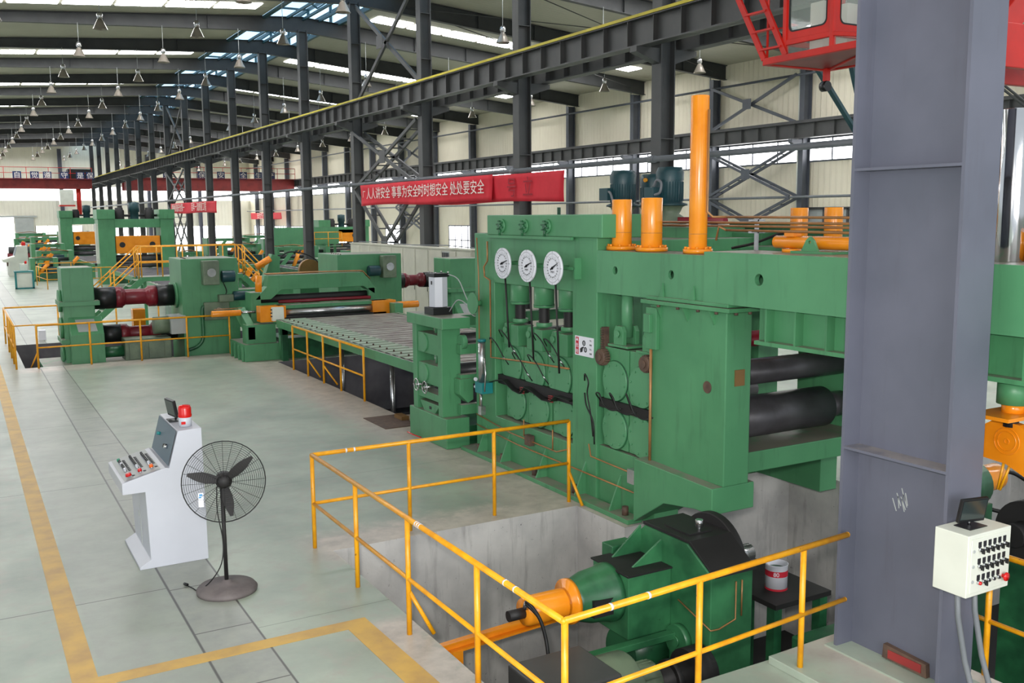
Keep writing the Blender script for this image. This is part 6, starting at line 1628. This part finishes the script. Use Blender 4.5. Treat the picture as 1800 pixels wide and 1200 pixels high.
# ================================================================== OVERHEAD CRANES
def far_crane(x0, x1, y, z0, z1, chars, label, text_x):
    t = thing('overhead_crane', label, 'overhead crane', ((x0 + x1) / 2, y, z0))
    MB().box(x0, x1, y, y + 0.6, z0, z1).build('girder', 'crane_dull', t, 0.02)
    MB().box(x0, x1, y + 2.0, y + 2.6, z0, z1).build('girder', 'crane_dull', t, 0.02)
    mb = MB()
    for h in (0.6, 1.2): mb.cyl((x0, y - 0.3, z1 + h), (x1, y - 0.3, z1 + h), 0.035, n=6)
    nn = int((x1 - x0) / 2)
    for k in range(nn + 1): x = x0 + (x1 - x0) * k / nn; mb.cyl((x, y - 0.3, z1), (x, y - 0.3, z1 + 1.2), 0.03, n=6)
    mb.build('walkway_railing', 'crane_red', t)
    MB().box(x0, x1, y - 0.6, y, z1 - 0.05, z1).build('walkway', 'crane_dull', t)
    for c, x in zip(chars, text_x):
        MB().box(x - 0.42, x + 0.42, y - 0.36, y - 0.33, z1 - 0.1, z1 + 0.75).build('sign_board', 'sign_blue', t)
        text(c, 0.72, (x, y - 0.37, z1 + 0.31), (1, 0, 0), (0, 0, 1), 'sign_character', 'text_white', t)
    return t
fc1 = far_crane(-6, 13.6, 118, 7.05, 8.1, '自觉遵守是保', 'red overhead crane with character boards at the far end of the left bay', (6.15, 7.85, 9.1, 10.8, 12.4, 13.4)[:6])
tr = MB(); tr.box(11.2, 13.6, 118.2, 120, 8.1, 9.2); tr.build('trolley', 'matte_black', fc1, 0.05)
mb = MB(); mb.cyl((12.2, 118.5, 7.0), (12.2, 118.5, 4.2), 0.25, n=12); mb.build('hook_block', 'crane_red', fc1)
MB().box(10.2, 11.6, 117.5, 118.9, 5.2, 6.9).build('operator_cab', 'offwhite', fc1, 0.03)
MB().box(10.1, 11.7, 117.4, 119, 5.1, 5.25).build('cab_floor', 'crane_red', fc1)
far_crane(16.2, 34.8, 112, 6.75, 8.1, '要保安全生产', 'red overhead travelling crane at the far end of the right bay', (20.5, 24.2, 26.3, 28.8, 30.5, 32.0))

# near crane with its operator cab at the top of the picture
nc = thing('crane_operator_cab', 'bright red crane operator cab with glazed sides and a ladder, top right', 'crane cab', (11.5, 10.4, 6.05))
CX0, CX1, CY0, CY1, CZ0, CZ1 = 10.9, 12.25, 9.0, 11.25, 6.05, 8.3
R = 'crane_red'
mb = MB(); mb.box(CX0, CX1, CY0, CY1, CZ0, CZ0 + 0.03); mb.build('floor_plate', 'crane_dull', nc)
mb = MB()
for a, b in (((CX0, CY0), (CX0, CY1)), ((CX0, CY1), (CX1, CY1)), ((CX1, CY1), (CX1, CY0)), ((CX1, CY0), (CX0, CY0))): mb.bar((a[0], a[1], CZ0 + 0.03), (b[0], b[1], CZ0 + 0.03), 0.09, 0.1)
mb.bar((CX0, CY0, CZ0), (CX1, CY1, CZ0), 0.05, 0.05); mb.build('floor_frame', R, nc, 0.008)
BXa, BXb, BYa, BYb = 10.92, 12.1, 9.95, 10.85
posts_ = [(BXa, BYa), (BXb, BYa), (BXb, BYb), (BXa, BYb)]
for p in posts_:
    mb = MB(); mb.box(p[0] - 0.035, p[0] + 0.035, p[1] - 0.035, p[1] + 0.035, 6.08, CZ1); mb.build('corner_post', R, nc, 0.01)
mb = MB()
for k in range(4): a, b = posts_[k], posts_[(k + 1) % 4]; mb.bar((a[0], a[1], CZ1 - 0.05), (b[0], b[1], CZ1 - 0.05), 0.06, 0.1)
mb.build('top_rail', R, nc, 0.01); mb = MB()
for k in range(4): a, b = posts_[k], posts_[(k + 1) % 4]; mb.bar((a[0], a[1], 6.3), (b[0], b[1], 6.3), 0.06, 0.08)
mb.bar((BXa, BYa, 6.3), (BXa, CY0, 6.12), 0.06, 0.06); mb.bar((BXb, BYa, 6.3), (BXb, CY0, 6.12), 0.06, 0.06)
mb.build('window_rail', R, nc, 0.01)
# rounded window panes with dark gaskets
def rrect(a, b, c, d, r, n=5):
    pts = []
    for (cx, cy, a0) in ((b - r, d - r, 0), (a + r, d - r, 90), (a + r, c + r, 180), (b - r, c + r, 270)):
        for k in range(n + 1): t_ = radians(a0 + 90 * k / n); pts.append((cx + r * cos(t_), cy + r * sin(t_)))
    return pts
def pane(axis, at, a, b, c, d):
    o_ = rrect(a, b, c, d, 0.09); i_ = rrect(a + 0.022, b - 0.022, c + 0.022, d - 0.022, 0.08)
    full = rect(a - 0.12, b + 0.12, c - 0.12, d + 0.12)
    f = MB().prism(axis, full, at - 0.012, at + 0.012, [o_]).build('window_frame', R, nc)
    MB().prism(axis, o_, at - 0.016, at + 0.016, [i_]).build('gasket', 'rubber', f)
    MB().prism(axis, i_, at - 0.003, at + 0.003).build('pane', 'glass', f)
pane('x', BXa, BYa + 0.1, BYb - 0.07, 6.44, 8.05)
pane('y', BYa, BXa + 0.12, BXb - 0.12, 6.44, 8.05)
pane('x', BXb, BYa + 0.1, BYb - 0.07, 6.44, 8.05)
mb = MB(); mb.quad((BXa, BYb, 6.12), (BXa, CY0 + 0.1, 6.12), (BXa, BYa, 6.27), (BXa, BYb, 6.27)); mb.build('lower_pane', 'glass', nc)
mb = MB(); mb.box(11.15, 11.4, 10.35, 10.6, 6.1, 6.85); mb.box(11.6, 11.85, 10.3, 10.55, 6.1, 6.85); mb.build('control_console', 'offwhite', nc, 0.01)
mb = MB()
for x, y in ((11.22, 10.45), (11.32, 10.5), (11.7, 10.42)): mb.cyl((x, y, 6.85), (x, y, 7.1), 0.012, n=6); mb.sphere((x, y, 7.1), 0.025, 5)
mb.build('levers', 'metal', nc)
mb = MB(); mb.bar((10.88, 11.24, 6.12), (10.88, 12.6, 8.4), 0.04, 0.09); mb.bar((10.88, 10.8, 6.12), (10.88, 12.1, 8.4), 0.04, 0.09)
for k in range(8):
    f = (k + 0.5) / 8; mb.bar((10.88, 11.24 + 1.36 * f, 6.12 + 2.28 * f), (10.88, 10.8 + 1.3 * f, 6.12 + 2.28 * f), 0.08, 0.03)
mb.build('ladder', R, nc)
mb = MB()
for k in range(3): z = 6.6 + 0.45 * k; mb.tube([(10.95, 11.2, z), (11.25, 11.35, z + 0.02), (11.3, 11.0, z + 0.02), (11.0, 10.92, z)], 0.015, 6)
mb.cyl((10.92, 11.22, 6.1), (10.92, 11.22, 7.9), 0.02, n=6); mb.build('ladder_cage', R, nc)
mb = MB(); mb.box(12.08, 12.16, 11.1, 11.18, 5.86, 6.06); mb.build('buzzer_bracket', R, nc)
mb = MB(); mb.cyl((12.12, 11.1, 5.78), (12.12, 11.22, 5.78), 0.08, n=16); mb.build('buzzer', 'black', nc)
for x, y in ((11.0, 9.3), (12.1, 9.3), (11.0, 10.8), (12.1, 10.8)):
    mb = MB(); mb.box(x - 0.05, x + 0.05, y - 0.05, y + 0.05, CZ1, 9.0); mb.build('hanger', R, nc)
MB().box(10.85, 12.3, 8.95, 11.3, CZ1, CZ1 + 0.06).build('roof_plate', R, nc)
cg = thing('near_overhead_crane', 'bright red girder of the near overhead crane at the top right corner', 'overhead crane', (9, 9.4, 8.7))
mb = MB(); mb.box(-8, 14.2, 9.0, 9.6, 9.0, 10.1); mb.build('girder', R, cg, 0.02)
mb = MB(); mb.box(-8, 14.2, 10.8, 11.4, 9.0, 10.1); mb.build('girder', R, cg, 0.02)
mb = MB(); mb.box(14.2, 14.8, 8.4, 12.0, 8.6, 9.3); mb.build('end_carriage', R, cg, 0.02)
# access platform of the near crane, glimpsed at the top right corner
rg = thing('crane_access_platform', 'red crane platform with a grating glimpsed at the top right corner beyond the big column', 'crane platform', (11.4, 7.2, 5.5))
mb = MB(); mb.box(10.2, 13.2, 7.1, 7.2, 5.45, 5.95); mb.build('edge_girder', R, rg, 0.01)
mb = MB(); mb.box(10.2, 13.2, 8.3, 8.4, 5.5, 5.9); mb.build('edge_girder', R, rg, 0.01)
mb = MB(); mb.bar((10.2, 7.15, 5.5), (11.5, 7.15, 6.7), 0.08, 0.3); mb.build('slanting_plate', R, rg, 0.01)
for k in range(7):
    mb = MB(); mb.box(10.2, 13.2, 7.3 + 0.14 * k, 7.36 + 0.14 * k, 5.92, 5.96); mb.build('grating_bar', 'crane_dull', rg)
for k in range(4):
    mb = MB(); mb.cyl((10.25 + 0.1 * k, 7.6, 5.95 + 0.3 * k), (13.2, 7.6, 5.95 + 0.3 * k), 0.02, n=6); mb.build('railing_bar', 'crane_dull', rg)
for x in (10.6, 11.2, 12.2, 13.1):
    mb = MB(); mb.box(x - 0.03, x + 0.03, 7.57, 7.63, 5.9, 9.1); mb.build('hanger', R, rg)
for i, (a, b) in enumerate((((21.0, 14, 6.27 + 1.0), (25.0, 14, 5.6)), ((20.9, 14, 5.9 + 0.75), (25.0, 14, 5.0)))):
    mb = MB(); mb.cyl(a, b, 0.03, n=6); mb.cyl((a[0], 14, a[2] - 0.1), (b[0], 14, b[2] - 0.1), 0.03, n=6)
    solo(mb, 'festoon_cable', 'steel', ('upper', 'lower')[i] + ' pair of dark slanting cables near the right edge below the red platform', 'cable', a)
# green inclined steel props glimpsed right of the cab
for i, (a, b) in enumerate((((13.13, 13.0, 7.2), (15.16, 13.0, 5.13)), ((14.5, 13.0, 7.3), (15.3, 13.0, 5.2)))):
    mb = MB(); mb.bar(a, b, 0.1, 0.06)
    solo(mb, 'inclined_brace', 'teal_steel', ('left', 'right')[i] + ' slanting steel brace below the red crane cab beside the big column', 'brace', a)
